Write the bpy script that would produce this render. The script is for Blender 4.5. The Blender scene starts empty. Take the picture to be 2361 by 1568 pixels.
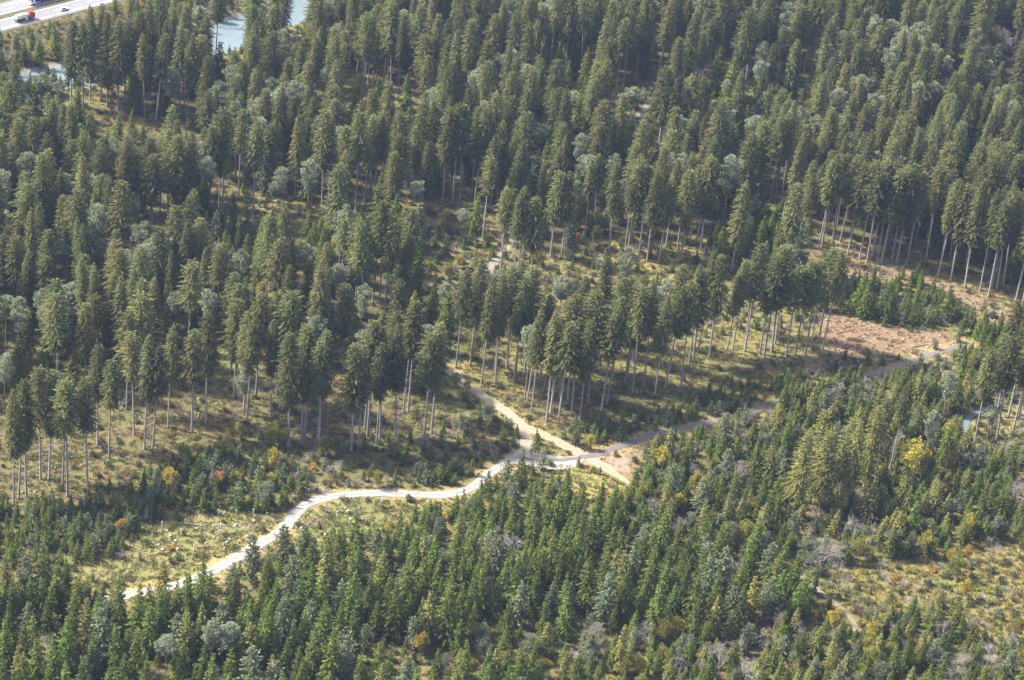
import bpy, math, random
import numpy as np
from mathutils import Matrix, Vector
R = math.radians
rng = np.random.default_rng(7)
random.seed(7)
scene = bpy.context.scene
col = scene.collection

# ------------------------------------------------------------------ camera
W0, H0 = 2361.0, 1568.0            # picture units used for reading positions off the photograph
F_PX = 7816.0 / 1.3621             # focal length in those units
CAM_H, DEP, ROLL = 419.0, R(29.0), R(5.65)
fwd = np.array([0, math.cos(DEP), -math.sin(DEP)])
r0 = np.array([1.0, 0, 0]); u0 = np.array([0, math.sin(DEP), math.cos(DEP)])
rgt = r0 * math.cos(ROLL) + u0 * math.sin(ROLL)
upv = -r0 * math.sin(ROLL) + u0 * math.cos(ROLL)
cam_d = bpy.data.cameras.new('camera'); cam = bpy.data.objects.new('camera', cam_d); col.objects.link(cam)
m = Matrix.Identity(4)
for i in range(3):
    m[i][0] = rgt[i]; m[i][1] = upv[i]; m[i][2] = -fwd[i]
m[2][3] = CAM_H
cam.matrix_world = m
cam_d.sensor_width = 36.0
cam_d.lens = 36.0 * F_PX / W0
cam_d.clip_start = 1.0; cam_d.clip_end = 30000.0
scene.camera = cam

# ------------------------------------------------------------------ sky, sun, exposure
SUN_AZ = R(168.0)                  # direction towards the sun, from +x counter-clockwise
SUN_EL = R(45.0)
sdir = Vector((math.cos(SUN_AZ) * math.cos(SUN_EL), math.sin(SUN_AZ) * math.cos(SUN_EL), math.sin(SUN_EL)))
world = bpy.data.worlds.new('World'); scene.world = world; world.use_nodes = True
wn = world.node_tree; wn.nodes.clear()
sky = wn.nodes.new('ShaderNodeTexSky'); sky.sky_type = 'NISHITA'; sky.sun_disc = False
sky.sun_elevation = SUN_EL; sky.sun_rotation = math.atan2(sdir.x, sdir.y)
sky.dust_density = 6.0; sky.altitude = 650
bg = wn.nodes.new('ShaderNodeBackground'); bg.inputs[1].default_value = 0.11
wo = wn.nodes.new('ShaderNodeOutputWorld')
wn.links.new(sky.outputs[0], bg.inputs[0]); wn.links.new(bg.outputs[0], wo.inputs[0])
sun_d = bpy.data.lights.new('sun', 'SUN'); sun_d.energy = 4.6; sun_d.angle = R(4.0); sun_d.color = (1.0, 0.94, 0.84)
sun = bpy.data.objects.new('sun', sun_d); col.objects.link(sun)
sun.rotation_euler = sdir.to_track_quat('Z', 'Y').to_euler(); sun.location = (0, 700, 600)
scene.view_settings.view_transform = 'Standard'; scene.view_settings.look = 'None'
scene.view_settings.gamma = 1.0; scene.view_settings.use_curve_mapping = False
scene.view_settings.exposure = 1.75
scene.cycles.max_bounces = 6; scene.cycles.diffuse_bounces = 3; scene.cycles.transmission_bounces = 4
scene.cycles.volume_bounces = 0

# ------------------------------------------------------------------ mapping between picture and ground
def hgt(x, y):
    return 0.55 * np.sin(x / 47.0 + 1.0) * np.sin(y / 61.0) + 0.30 * np.sin(x / 21.0 + y / 27.0)
def ray(px, py):
    return fwd + rgt * ((px - W0 / 2) / F_PX) + upv * (-(py - H0 / 2) / F_PX)
def G(px, py, z=None):
    """the point of the ground seen at a picture position"""
    d = ray(px, py); zz = 0.0 if z is None else z
    for _ in range(4):
        t = (zz - CAM_H) / d[2]; x, y = d[0] * t, d[1] * t
        if z is None: zz = float(hgt(x, y))
    return x, y
def P(x, y, z=0.0):
    """picture position of a point (arrays allowed)"""
    X = np.asarray(x, float); Y = np.asarray(y, float); Z = np.asarray(z, float) - CAM_H
    a = X * rgt[0] + Y * rgt[1] + Z * rgt[2]; b = X * upv[0] + Y * upv[1] + Z * upv[2]
    c = X * fwd[0] + Y * fwd[1] + Z * fwd[2]
    return W0 / 2 + F_PX * a / c, H0 / 2 - F_PX * b / c, c
def height_for(x, y, top_y):
    """height of an upright thing at (x, y) whose tip is seen at picture row top_y"""
    lo, hi = 0.3, 60.0
    z0 = float(hgt(x, y))
    for _ in range(30):
        mid = (lo + hi) / 2
        if P(x, y, z0 + mid)[1] > top_y: lo = mid
        else: hi = mid
    return (lo + hi) / 2
def line_pts(pts, step=4.0, z=None):
    """picture polyline -> smooth dense ground polyline"""
    g = np.array([G(a, b, z) for a, b in pts])
    n = len(g); out = []
    for i in range(n - 1):
        p0 = g[max(i - 1, 0)]; p1 = g[i]; p2 = g[i + 1]; p3 = g[min(i + 2, n - 1)]
        k = max(2, int(np.linalg.norm(p2 - p1) / step))
        for j in range(k):
            t = j / k
            out.append(0.5 * ((2 * p1) + (-p0 + p2) * t + (2 * p0 - 5 * p1 + 4 * p2 - p3) * t * t + (-p0 + 3 * p1 - 3 * p2 + p3) * t ** 3))
    out.append(g[-1])
    return np.array(out)
def dist_line(x, y, L):
    x = np.asarray(x, float); y = np.asarray(y, float)
    best = np.full(x.shape, 1e9)
    for i in range(len(L) - 1):
        ax, ay = L[i]; bx, by = L[i + 1]; dx, dy = bx - ax, by - ay
        t = np.clip(((x - ax) * dx + (y - ay) * dy) / (dx * dx + dy * dy + 1e-9), 0, 1)
        best = np.minimum(best, np.hypot(x - ax - t * dx, y - ay - t * dy))
    return best
def inside(px, py, poly):
    px = np.asarray(px); py = np.asarray(py); c = np.zeros(px.shape, bool)
    n = len(poly); j = n - 1
    for i in range(n):
        xi, yi = poly[i]; xj, yj = poly[j]
        if yi != yj:
            c ^= ((yi > py) != (yj > py)) & (px < (xj - xi) * (py - yi) / (yj - yi) + xi)
        j = i
    return c

# roads, tracks and water as lines read off the photograph
ROAD = line_pts([(-160, 1432), (-40, 1424), (70, 1414), (160, 1402), (230, 1387), (285, 1373), (330, 1366), (390, 1355), (450, 1336), (500, 1311), (550, 1283), (600, 1254), (640, 1230), (662, 1210),
                 (680, 1187), (700, 1168), (730, 1153), (770, 1144), (830, 1139), (900, 1137), (960, 1141), (1010, 1142), (1060, 1136), (1095, 1120),
                 (1120, 1100), (1150, 1078), (1185, 1058), (1206, 1044)])
UPTRACK = line_pts([(1203, 1048), (1213, 1022), (1212, 1000), (1200, 978), (1175, 955), (1140, 930), (1105, 908), (1080, 893), (1055, 872), (1040, 850)])
FARTRACK = line_pts([(1118, 650), (1140, 606), (1180, 560), (1240, 495), (1320, 420), (1400, 345), (1463, 277), (1500, 235), (1545, 195), (1640, 150)])
EASTROAD = line_pts([(1196, 1056), (1240, 1062), (1290, 1062), (1350, 1055), (1400, 1040), (1450, 1022), (1520, 1000), (1600, 982), (1680, 965), (1740, 948),
                     (1800, 925), (1850, 908), (1920, 889), (1990, 868), (2050, 850), (2110, 830), (2160, 815), (2212, 799), (2240, 792)])
DIRT = line_pts([(1206, 985), (1254, 1003), (1300, 1026), (1354, 1053), (1395, 1078), (1440, 1107), (1470, 1130)])
LOWTRACK = line_pts([(1770, 1270), (1800, 1295), (1832, 1316), (1870, 1348), (1905, 1376), (1945, 1407), (1968, 1432), (1975, 1470)])
RIVER = line_pts([(800, -60), (735, -15), (680, 25), (600, 55), (540, 74), (480, 105), (330, 143), (250, 168), (150, 180), (60, 200), (-60, 232), (-200, 262)], 6.0, -1.2)
STREAM = line_pts([(2300, 935), (2268, 945), (2245, 955), (2232, 966), (2226, 985), (2236, 1002)], 2.0, -0.5)
# motorway axis: the median line
ma = np.array(G(0, 49)); mb = np.array(G(192, 0)); mdir = (mb - ma) / np.linalg.norm(mb - ma)
mnor = np.array([mdir[1], -mdir[0]])          # towards the camera side
if mnor[1] > 0: mnor = -mnor
def road_uv(x, y):
    dx = np.asarray(x) - ma[0]; dy = np.asarray(y) - ma[1]
    return dx * mdir[0] + dy * mdir[1], dx * mnor[0] + dy * mnor[1]
def MW(u, v):
    return ma[0] + mdir[0] * u + mnor[0] * v, ma[1] + mdir[1] * u + mnor[1] * v
_h0 = hgt
def sstep(a, b, t):
    t = np.clip((t - a) / (b - a), 0, 1); return t * t * (3 - 2 * t)
def hgt(x, y):
    x = np.asarray(x, float); y = np.asarray(y, float)
    z = _h0(x, y)
    u, v = road_uv(x, y)
    f = 1 - sstep(15.5, 24.0, np.abs(v))
    z = z * (1 - f) + 1.6 * f                       # low embankment
    dr = dist_line(x, y, RIVER)
    f = 1 - sstep(8.5, 14.0, dr); z = z * (1 - f) + (-2.6) * f
    ds = dist_line(x, y, STREAM)
    f = 1 - sstep(.9, 2.6, ds); z = z * (1 - f) + (-1.0) * f
    return z

# ------------------------------------------------------------------ material helpers
MATS = {}
def mat(name, base, rough=0.9, noise=None, vary=0.0, trans=0.0, hue=0.0, attr=None, spec=0.2, bump=None, metal=0.0):
    """noise = (scale, second colour, contrast lo, hi); vary = value spread from one copy to the next"""
    if name in MATS: return MATS[name]
    M = bpy.data.materials.new(name); M.use_nodes = True
    nt = M.node_tree; N = nt.nodes; L = nt.links; N.clear()
    out = N.new('ShaderNodeOutputMaterial'); b = N.new('ShaderNodeBsdfPrincipled')
    b.inputs['Roughness'].default_value = rough; b.inputs['Specular IOR Level'].default_value = spec; b.inputs['Metallic'].default_value = metal
    if attr:
        a = N.new('ShaderNodeAttribute'); a.attribute_name = attr; c = a.outputs['Color']
    else:
        rgb = N.new('ShaderNodeRGB'); rgb.outputs[0].default_value = (*base, 1); c = rgb.outputs[0]
    if noise:
        sc_, c2, lo, hi = noise
        tc = N.new('ShaderNodeTexCoord'); no = N.new('ShaderNodeTexNoise'); no.inputs['Scale'].default_value = sc_
        no.inputs['Detail'].default_value = 5; no.inputs['Roughness'].default_value = 0.65
        L.new(tc.outputs['Object'], no.inputs['Vector'])
        mr = N.new('ShaderNodeMapRange'); mr.inputs[1].default_value = lo; mr.inputs[2].default_value = hi
        L.new(no.outputs[0], mr.inputs[0])
        mx = N.new('ShaderNodeMix'); mx.data_type = 'RGBA'; L.new(mr.outputs[0], mx.inputs[0]); L.new(c, mx.inputs[6]); mx.inputs[7].default_value = (*c2, 1)
        c = mx.outputs[2]
    if vary or hue:
        oi = N.new('ShaderNodeObjectInfo'); hs = N.new('ShaderNodeHueSaturation')
        m1 = N.new('ShaderNodeMapRange'); m1.inputs[3].default_value = 1 - vary; m1.inputs[4].default_value = 1 + vary
        L.new(oi.outputs['Random'], m1.inputs[0]); L.new(m1.outputs[0], hs.inputs['Value'])
        mm = N.new('ShaderNodeMath'); mm.operation = 'FRACT'; m0 = N.new('ShaderNodeMath'); m0.operation = 'MULTIPLY'; m0.inputs[1].default_value = 7.31
        L.new(oi.outputs['Random'], m0.inputs[0]); L.new(m0.outputs[0], mm.inputs[0])
        m2 = N.new('ShaderNodeMapRange'); m2.inputs[3].default_value = 0.5 - hue; m2.inputs[4].default_value = 0.5 + hue
        L.new(mm.outputs[0], m2.inputs[0]); L.new(m2.outputs[0], hs.inputs['Hue'])
        L.new(c, hs.inputs['Color']); c = hs.outputs[0]
    if trans:      # leaves: tone of each spray + light coming through
        at = N.new('ShaderNodeAttribute'); at.attribute_name = 'tone'
        mu = N.new('ShaderNodeMix'); mu.data_type = 'RGBA'; mu.blend_type = 'MULTIPLY'; mu.inputs[0].default_value = 1.0
        L.new(c, mu.inputs[6]); L.new(at.outputs['Color'], mu.inputs[7]); c = mu.outputs[2]
        L.new(c, b.inputs['Base Color'])
        tr = N.new('ShaderNodeBsdfTranslucent'); L.new(c, tr.inputs[0])
        ms = N.new('ShaderNodeMixShader'); ms.inputs[0].default_value = trans
        L.new(b.outputs[0], ms.inputs[1]); L.new(tr.outputs[0], ms.inputs[2]); L.new(ms.outputs[0], out.inputs[0])
    else:
        L.new(c, b.inputs['Base Color']); L.new(b.outputs[0], out.inputs[0])
    if bump:
        tc = N.new('ShaderNodeTexCoord'); no = N.new('ShaderNodeTexNoise'); no.inputs['Scale'].default_value = bump[0]; no.inputs['Detail'].default_value = 6
        L.new(tc.outputs['Object'], no.inputs['Vector'])
        bp = N.new('ShaderNodeBump'); bp.inputs['Strength'].default_value = bump[1]; bp.inputs['Distance'].default_value = bump[2]
        L.new(no.outputs[0], bp.inputs['Height']); L.new(bp.outputs[0], b.inputs['Normal'])
    MATS[name] = M
    return M

mat('spruce_needles', (0.124, 0.132, 0.045), 0.8, vary=0.34, trans=0.42, hue=0.02)
mat('sunlit_yellow_needles', (0.165, 0.165, 0.046), 0.8, vary=0.12, trans=0.3, hue=0.01)  # brighter yellow-green: sunlight on the tall eastern spruces put into the colour
mat('gold_lit_needles', (0.21, 0.185, 0.038), 0.8, vary=0.05, trans=0.3)  # golden sunlight on the broad conifer put into its needle colour
mat('young_needles', (0.098, 0.128, 0.023), 0.8, vary=0.34, trans=0.42, hue=0.018)
mat('blue_needles', (0.115, 0.135, 0.072), 0.8, vary=0.25, trans=0.3, hue=0.02)
mat('pine_needles', (0.235, 0.260, 0.160), 0.8, vary=0.15, trans=0.2, hue=0.015)
mat('yellow_leaves', (0.33, 0.27, 0.045), 0.8, vary=0.2, trans=0.3, hue=0.012)
mat('lime_leaves', (0.20, 0.19, 0.034), 0.8, vary=0.25, trans=0.3, hue=0.02)
mat('orange_leaves', (0.36, 0.20, 0.045), 0.8, vary=0.2, trans=0.3, hue=0.02)
mat('olive_leaves', (0.095, 0.100, 0.038), 0.85, vary=0.3, trans=0.25, hue=0.03)
mat('willow_leaves', (0.15, 0.165, 0.095), 0.85, vary=0.2, trans=0.25, hue=0.02)
mat('brown_leaves', (0.150, 0.112, 0.055), 0.85, vary=0.3, trans=0.2, hue=0.03)
mat('ivy_leaves', (0.075, 0.130, 0.030), 0.6, vary=0.1, trans=0.2)
mat('spruce_bark', (0.30, 0.265, 0.25), 0.95, noise=(1.2, (0.2, 0.17, 0.155), 0.4, 0.7), vary=0.2)
mat('pine_bark', (0.27, 0.17, 0.105), 0.95, noise=(1.0, (0.20, 0.15, 0.12), 0.4, 0.7), vary=0.15)
mat('grey_twigs', (0.30, 0.265, 0.235), 0.95, vary=0.2)
mat('birch_bark', (0.52, 0.50, 0.47), 0.9, noise=(2.5, (0.2, 0.18, 0.17), 0.5, 0.7))
mat('grass_green', (0.120, 0.138, 0.042), 0.9, vary=0.2, trans=0.3, hue=0.02)
mat('grass_straw', (0.185, 0.165, 0.070), 0.9, vary=0.25, trans=0.3, hue=0.02)
mat('bracken', (0.150, 0.105, 0.045), 0.9, vary=0.3, trans=0.25, hue=0.02)
mat('bramble', (0.065, 0.075, 0.030), 0.9, vary=0.3, trans=0.2, hue=0.03)
mat('cut_wood', (0.42, 0.35, 0.26), 0.85, noise=(3.0, (0.30, 0.24, 0.17), 0.4, 0.7))
mat('pale_log', (0.38, 0.34, 0.28), 0.9, noise=(2.0, (0.24, 0.21, 0.17), 0.4, 0.7))
mat('shelter_plastic', (0.62, 0.70, 0.60), 0.5, trans=0)
mat('stake_wood', (0.38, 0.30, 0.20), 0.9)
mat('paint_white', (0.80, 0.80, 0.80), 0.4, spec=0.5)
mat('paint_red', (0.50, 0.022, 0.018), 0.35, spec=0.5)
mat('paint_blue', (0.030, 0.040, 0.33), 0.45, spec=0.5)
mat('tyre', (0.02, 0.02, 0.02), 0.9)
mat('dark_glass', (0.02, 0.025, 0.03), 0.1, spec=0.6)
mat('chassis', (0.07, 0.045, 0.035), 0.8)
mat('steel', (0.42, 0.43, 0.44), 0.45, metal=0.6)
mat('road_paint', (0.80, 0.80, 0.78), 0.6)
mat('motorway_asphalt', (0.17, 0.17, 0.175), 0.55, noise=(0.35, (0.135, 0.135, 0.14), 0.35, 0.7), spec=0.5, bump=(14, 0.3, 0.02))

# ------------------------------------------------------------------ mesh helpers
def mesh(name, V, F, mats, mi=None, tone=None, smooth=False):
    me = bpy.data.meshes.new(name)
    me.from_pydata([tuple(v) for v in V], [], F)
    for mm in mats: me.materials.append(MATS[mm] if isinstance(mm, str) else mm)
    if mi is not None: me.polygons.foreach_set('material_index', np.asarray(mi, np.int32))
    if tone is not None:
        a = me.attributes.new('tone', 'FLOAT_COLOR', 'FACE')
        t = np.asarray(tone, np.float32)
        if t.ndim == 1: t = np.stack([t, t, t, np.ones_like(t)], 1)
        a.data.foreach_set('color', t.ravel())
    if smooth: me.polygons.foreach_set('use_smooth', np.ones(len(F), bool))
    me.update()
    return me
class MB:
    """collects geometry for one mesh"""
    def __init__(s): s.V = []; s.F = []; s.T = []; s.MI = []
    def quad(s, a, b, c, d, tone=1.0, mi=0):
        n = len(s.V); s.V += [a, b, c, d]; s.F.append((n, n + 1, n + 2, n + 3)); s.T.append(tone); s.MI.append(mi)
    def tri(s, a, b, c, tone=1.0, mi=0):
        n = len(s.V); s.V += [a, b, c]; s.F.append((n, n + 1, n + 2)); s.T.append(tone); s.MI.append(mi)
    def spray(s, p, d, side, ln, w, tone, mi=0):
        """leaf shaped diamond from p along d"""
        p = np.asarray(p); m_ = p + d * ln * 0.45
        s.quad(p, m_ + side * w, p + d * ln, m_ - side * w, tone, mi)
    def tube(s, pts, rad, k=6, mi=0, tone=1.0, cap=True):
        pts = [np.asarray(p, float) for p in pts]; n0 = len(s.V)
        for i, p in enumerate(pts):
            d = pts[min(i + 1, len(pts) - 1)] - pts[max(i - 1, 0)]; d = d / (np.linalg.norm(d) + 1e-9)
            a = np.cross(d, (0, 0, 1.0)) if abs(d[2]) < 0.9 else np.cross(d, (1.0, 0, 0)); a /= np.linalg.norm(a); b = np.cross(d, a)
            for j in range(k):
                t = 2 * math.pi * j / k; s.V.append(p + (a * math.cos(t) + b * math.sin(t)) * rad[i])
        for i in range(len(pts) - 1):
            for j in range(k):
                s.F.append((n0 + i * k + j, n0 + i * k + (j + 1) % k, n0 + (i + 1) * k + (j + 1) % k, n0 + (i + 1) * k + j)); s.T.append(tone); s.MI.append(mi)
        if cap:
            s.F.append(tuple(n0 + (len(pts) - 1) * k + j for j in range(k))); s.T.append(tone); s.MI.append(mi)
            s.F.append(tuple(n0 + j for j in reversed(range(k)))); s.T.append(tone); s.MI.append(mi)
    def box(s, x0, x1, y0, y1, z0, z1, mi=0, taper=0.0, bev=0.0):
        """box with softened long edges"""
        b = bev; n = len(s.V)
        prof = [(y0 + b, z0), (y1 - b, z0), (y1, z0 + b), (y1 - taper, z1 - b), (y1 - taper - b, z1), (y0 + taper + b, z1), (y0 + taper, z1 - b), (y0, z0 + b)] if b else \
               [(y0, z0), (y1, z0), (y1 - taper, z1), (y0 + taper, z1)]
        k = len(prof)
        for x in (x0, x1): s.V += [np.array((x, py, pz)) for py, pz in prof]
        for j in range(k): s.F.append((n + j, n + (j + 1) % k, n + k + (j + 1) % k, n + k + j))
        s.F.append(tuple(n + j for j in reversed(range(k)))); s.F.append(tuple(n + k + j for j in range(k)))
        s.T += [1.0] * (k + 2); s.MI += [mi] * (k + 2)
    def build(s, name, mats, smooth=False):
        return mesh(name, s.V, s.F, mats, s.MI, s.T, smooth)
def norm(v): return v / (np.linalg.norm(v) + 1e-9)
def obj(name, me, parent=None, loc=None):
    o = bpy.data.objects.new(name, me); col.objects.link(o)
    if parent is not None: o.parent = parent
    if loc is not None: o.location = loc
    return o
def tag(o, label=None, cat=None, group=None, kind=None):
    if label: o['label'] = label
    if cat: o['category'] = cat
    if group: o['group'] = group
    if kind: o['kind'] = kind
    return o

# ------------------------------------------------------------------ tree shapes
def conifer_crown(seed, H, cb, Rm, whorl=0.55, nb=7, shape=0.62, droop=0.45, mat_name='spruce_needles', card=0.62, bottom_in=0.3, ragged=0.25, sparse=0.0):
    r = np.random.default_rng(seed); B = MB()
    z = cb; L = H - cb
    lean = r.uniform(0, 6.28)
    sect = r.uniform(0.8, 1.12, 9)                       # one side fuller than the other
    while z < H - 0.1:
        t = (H - z) / L
        prof = t ** shape
        if t > 1 - bottom_in: prof *= 1 - 0.55 * ((t - (1 - bottom_in)) / bottom_in) ** 1.5
        n = max(3, int(nb * (0.55 + 0.45 * min(1, t * 3)) + 0.5)); a0 = r.uniform(0, 6.28)
        for i in range(n):
            if r.random() < sparse * t: continue
            az = a0 + 6.283 * i / n + r.normal(0, 0.22)
            ln = max(0.25, Rm * prof * sect[int((az % 6.283) / 6.284 * 9)] * (1 + r.normal(0, ragged)))
            dr = droop * (0.3 + 1.0 * t) + r.normal(0, 0.12)
            d = np.array([math.cos(az), math.sin(az), 0.0]); sd = np.array([-d[1], d[0], 0.0])
            k = max(1, int(ln / (card * 0.66)))
            zz = z + r.uniform(-0.25, 0.25)
            tone_b = float(np.clip(r.normal(1.0, 0.16), 0.55, 1.5))
            for j in range(k):
                f = (j + 0.35 + r.uniform(-0.2, 0.2)) / k
                if f < 0.15 and k > 2: continue
                rise = 0.25 * (1 - t)                      # top branches point up
                pz = zz + ln * (rise * f - dr * f * f * 0.75)
                p = d * (ln * f) + np.array([0, 0, pz])
                tn = tone_b * float(np.clip(r.normal(1.0, 0.14), 0.5, 1.5)) * (1.0 + 0.15 * f)
                dd = norm(d + sd * r.normal(0, 0.45) + np.array([0, 0, rise - dr * 1.3 * f + r.normal(0, 0.22)]))
                s2 = norm(sd * 1.0 + np.array([0, 0, r.normal(0, 0.5)]) + d * r.normal(0, 0.3))
                w = card * (0.36 + 0.22 * r.random())
                B.spray(p, dd, s2, card * r.uniform(.8, 1.35), w, tn)
                # hanging side twigs
                for sg in ((-1, 1) if k > 1 else (1,)):
                    d2 = norm(sd * sg * r.uniform(0.5, 1.1) + d * 0.5 + np.array([0, 0, -0.55 - 0.5 * t + r.normal(0, 0.3)]))
                    s3 = norm(np.cross(d2, norm(d + np.array([0, 0, r.normal(0, .8)]))))
                    B.spray(p, d2, s3, card * r.uniform(0.8, 1.35) * (0.6 + 0.4 * t), w * 0.8, tn * r.uniform(0.85, 1.1))
        z += whorl * r.uniform(0.75, 1.25) * (0.6 + 0.4 * min(1, t * 2.5))
    B.spray(np.array([0, 0, H - 0.9]), np.array([0, 0, 1.0]), np.array([1.0, 0, 0]), 1.0, 0.14, 1.0)
    B.spray(np.array([0, 0, H - 0.9]), np.array([0, 0, 1.0]), np.array([0, 1.0, 0]), 1.0, 0.14, 1.0)
    return B
def trunk(seed, H, r_base, stubs=0, z_st=(2, 16)):
    r = np.random.default_rng(seed); B = MB()
    zs = [0, 0.4, 1.5, H * .2, H * .4, H * .6, H * .8, H * .97]
    rad = [r_base * 1.55, r_base * 1.15, r_base, r_base * .88, r_base * .72, r_base * .52, r_base * .3, r_base * .08]
    off = np.cumsum(r.normal(0, 0.03, (8, 2)) * (np.array(zs)[:, None] > 2), axis=0)
    B.tube([(off[i][0], off[i][1], zs[i] - (0.5 if i == 0 else 0)) for i in range(8)], rad, 7)
    for _ in range(stubs):
        z = r.uniform(*z_st); az = r.uniform(0, 6.28); ln = r.uniform(0.4, 1.6)
        d = np.array([math.cos(az), math.sin(az), -0.35])
        B.tube([(0, 0, z), (d * ln) + np.array([0, 0, z])], [0.035, 0.012], 3, cap=False)
    return B
def puff(B, c, rad, n, r, card, flat=0.7, mi=0, tone=1.0):
    """a clump of small leaf faces through a volume, denser to the outside"""
    for _ in range(n):
        v = norm(r.normal(0, 1, 3)); q = rad * (0.45 + 0.6 * r.random() ** 0.7)
        p = c + v * np.array([1, 1, flat]) * q
        d = norm(v + r.normal(0, 0.6, 3) + np.array([0, 0, 0.25])); s_ = norm(np.cross(d, r.normal(0, 1, 3)))
        B.spray(p, d, s_, card * r.uniform(0.7, 1.3), card * r.uniform(0.35, 0.6), tone * float(np.clip(r.normal(1, 0.12), .6, 1.4)), mi)
def pine_crown(seed, H, cb, Rm):
    r = np.random.default_rng(seed); B = MB()
    n = 30
    for i in range(n):
        t = (i + r.uniform(0, 1)) / n
        z = cb + (H - cb) * (0.06 + 0.90 * t)
        rr = Rm * math.sin(math.pi * min(1.0, 0.25 + 0.75 * (1 - t) ** 0.8) ) ** 0.8 * r.uniform(0.5, 1.05) if t < 0.93 else 0.2
        az = i * 2.4 + r.normal(0, 0.4)
        c = np.array([math.cos(az) * rr, math.sin(az) * rr, z + r.normal(0, .3)])
        puff(B, c, r.uniform(1.0, 1.75), 150, r, 0.42, 0.62, 0, float(np.clip(r.normal(1, .12), .7, 1.3)))
    return B
def pine_trunk(seed, H, cb, Rm):
    r = np.random.default_rng(seed + 50); B = trunk(seed, H, 0.26)
    for i in range(13):
        z = cb + (H - cb) * i / 15; az = i * 2.4 + 1; ln = Rm * r.uniform(.5, .85)
        d = np.array([math.cos(az), math.sin(az), 0.3]) * ln
        B.tube([(0, 0, z), d * .5 + np.array([0, 0, z]), d + np.array([0, 0, z + .3])], [.07, .05, .025], 3, cap=False)
    return B
def bare_wood(seed, H, spread=0.5, r_base=0.16, levels=4, fork=0.35, up=0.55, nkid=(5, 7)):
    """leafless tree: one connected growth of limbs and twigs"""
    r = np.random.default_rng(seed); B = MB()
    def grow(p, d, ln, rad, lv):
        k = 4; pts = [p]; dd = d
        for j in range(k):
            dd = norm(dd + r.normal(0, 0.13, 3) + np.array([0, 0, 0.05])); pts.append(pts[-1] + dd * ln / k)
        B.tube(pts, np.linspace(rad, rad * 0.45, k + 1), 6 if lv == 0 else (4 if lv == 1 else 3), cap=False)
        if lv >= levels: return
        for i in range(r.integers(*nkid) + (2 if lv == 0 else 0)):
            f = r.uniform(fork if lv == 0 else 0.25, 1.0); q = f * k; a = int(min(q, k - 1)); pp = pts[a] + (pts[a + 1] - pts[a]) * (q - a)
            v = norm(r.normal(0, 1, 3)); v = norm(v - dd * np.dot(v, dd))
            nd = norm(dd * up + v * (0.55 + spread * 0.5) + np.array([0, 0, 0.28]))
            grow(pp, nd, ln * r.uniform(0.42, 0.66) * (1.15 - 0.35 * f), max(0.012, rad * 0.5 * (1.1 - .4 * f)), lv + 1)
    grow(np.array([0, 0, -0.3]), np.array([0, 0, 1.0]), H * 0.62, r_base, 0)
    return B
def leafy_crown(seed, H, cb, Rm, nclump=26, per=55, card=0.34, tall=1.0):
    r = np.random.default_rng(seed); B = MB()
    for i in range(nclump):
        v = norm(r.normal(0, 1, 3)); q = r.random() ** 0.45
        t = 0.5 + 0.5 * v[2] * q
        wid = Rm * (0.45 + 0.75 * math.sin(math.pi * (0.15 + 0.75 * t)))
        c = np.array([v[0] * q * wid * .85, v[1] * q * wid * .85, cb + (H - cb) * (0.08 + 0.86 * t)])
        puff(B, c, Rm * r.uniform(0.24, 0.42), per, r, card, 0.85, 0, float(np.clip(r.normal(1, .18), .6, 1.5)))
    return B
def shrub_mesh(seed, Rm, H, leaf, n=9, per=34, card=0.26, stems=True):
    r = np.random.default_rng(seed); B = MB()
    for i in range(n):
        az = r.uniform(0, 6.28); q = Rm * math.sqrt(r.random()) * 0.75
        c = np.array([math.cos(az) * q, math.sin(az) * q, H * r.uniform(0.25, 0.78) * (1.1 - 0.4 * q / Rm)])
        puff(B, c, Rm * r.uniform(.28, .45), per, r, card, 0.8, 0, float(np.clip(r.normal(1, .2), .5, 1.6)))
        if stems: B.tube([(0, 0, -0.1), c * .6, c], [.05, .03, .015], 3, mi=1, cap=False)
    return B.build('shrub', [leaf, 'grey_twigs'])
def twig_bush(seed, Rm, H):
    r = np.random.default_rng(seed); B = MB()
    for i in range(16):
        az = r.uniform(0, 6.28); d = norm(np.array([math.cos(az) * r.uniform(.1, .9) * Rm / H * 1.3, math.sin(az) * r.uniform(.1, .9) * Rm / H * 1.3, 1.0]))
        ln = H * r.uniform(.65, 1.0); pts = [np.array([math.cos(az) * .1, math.sin(az) * .1, -.1])]
        for j in range(3): d = norm(d + r.normal(0, .12, 3)); pts.append(pts[-1] + d * ln / 3)
        B.tube(pts, [.05, .035, .02, .008], 3, cap=False)
        for _ in range(12):
            q = r.uniform(.3, 1) * 2.99; a = int(q); p = pts[a] + (pts[a + 1] - pts[a]) * (q - a)
            e = norm(d + r.normal(0, .5, 3)); l2 = ln * r.uniform(.15, .35)
            B.tube([p, p + e * l2], [.014, .006], 3, cap=False)
            for _ in range(2):
                e2 = norm(e + r.normal(0, .5, 3)); pp = p + e * l2 * r.uniform(.3, .9); B.tube([pp, pp + e2 * l2 * .6], [.008, .004], 3, cap=False)
    return B.build('twig_bush', ['grey_twigs'])
def tuft_mesh(seed, leaf, Rm=0.5, H=0.45, n=16):
    r = np.random.default_rng(seed); B = MB()
    for _ in range(n):
        az = r.uniform(0, 6.28); q = Rm * math.sqrt(r.random()); p = np.array([math.cos(az) * q, math.sin(az) * q, -0.05])
        d = norm(np.array([r.normal(0, .5), r.normal(0, .5), 1.0])); s_ = norm(np.array([r.normal(), r.normal(), 0.15]))
        B.spray(p, d, s_, H * r.uniform(.6, 1.3), 0.10 * r.uniform(.7, 1.6), float(np.clip(r.normal(1, .2), .5, 1.6)))
    return B.build('tuft', [leaf])

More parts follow.
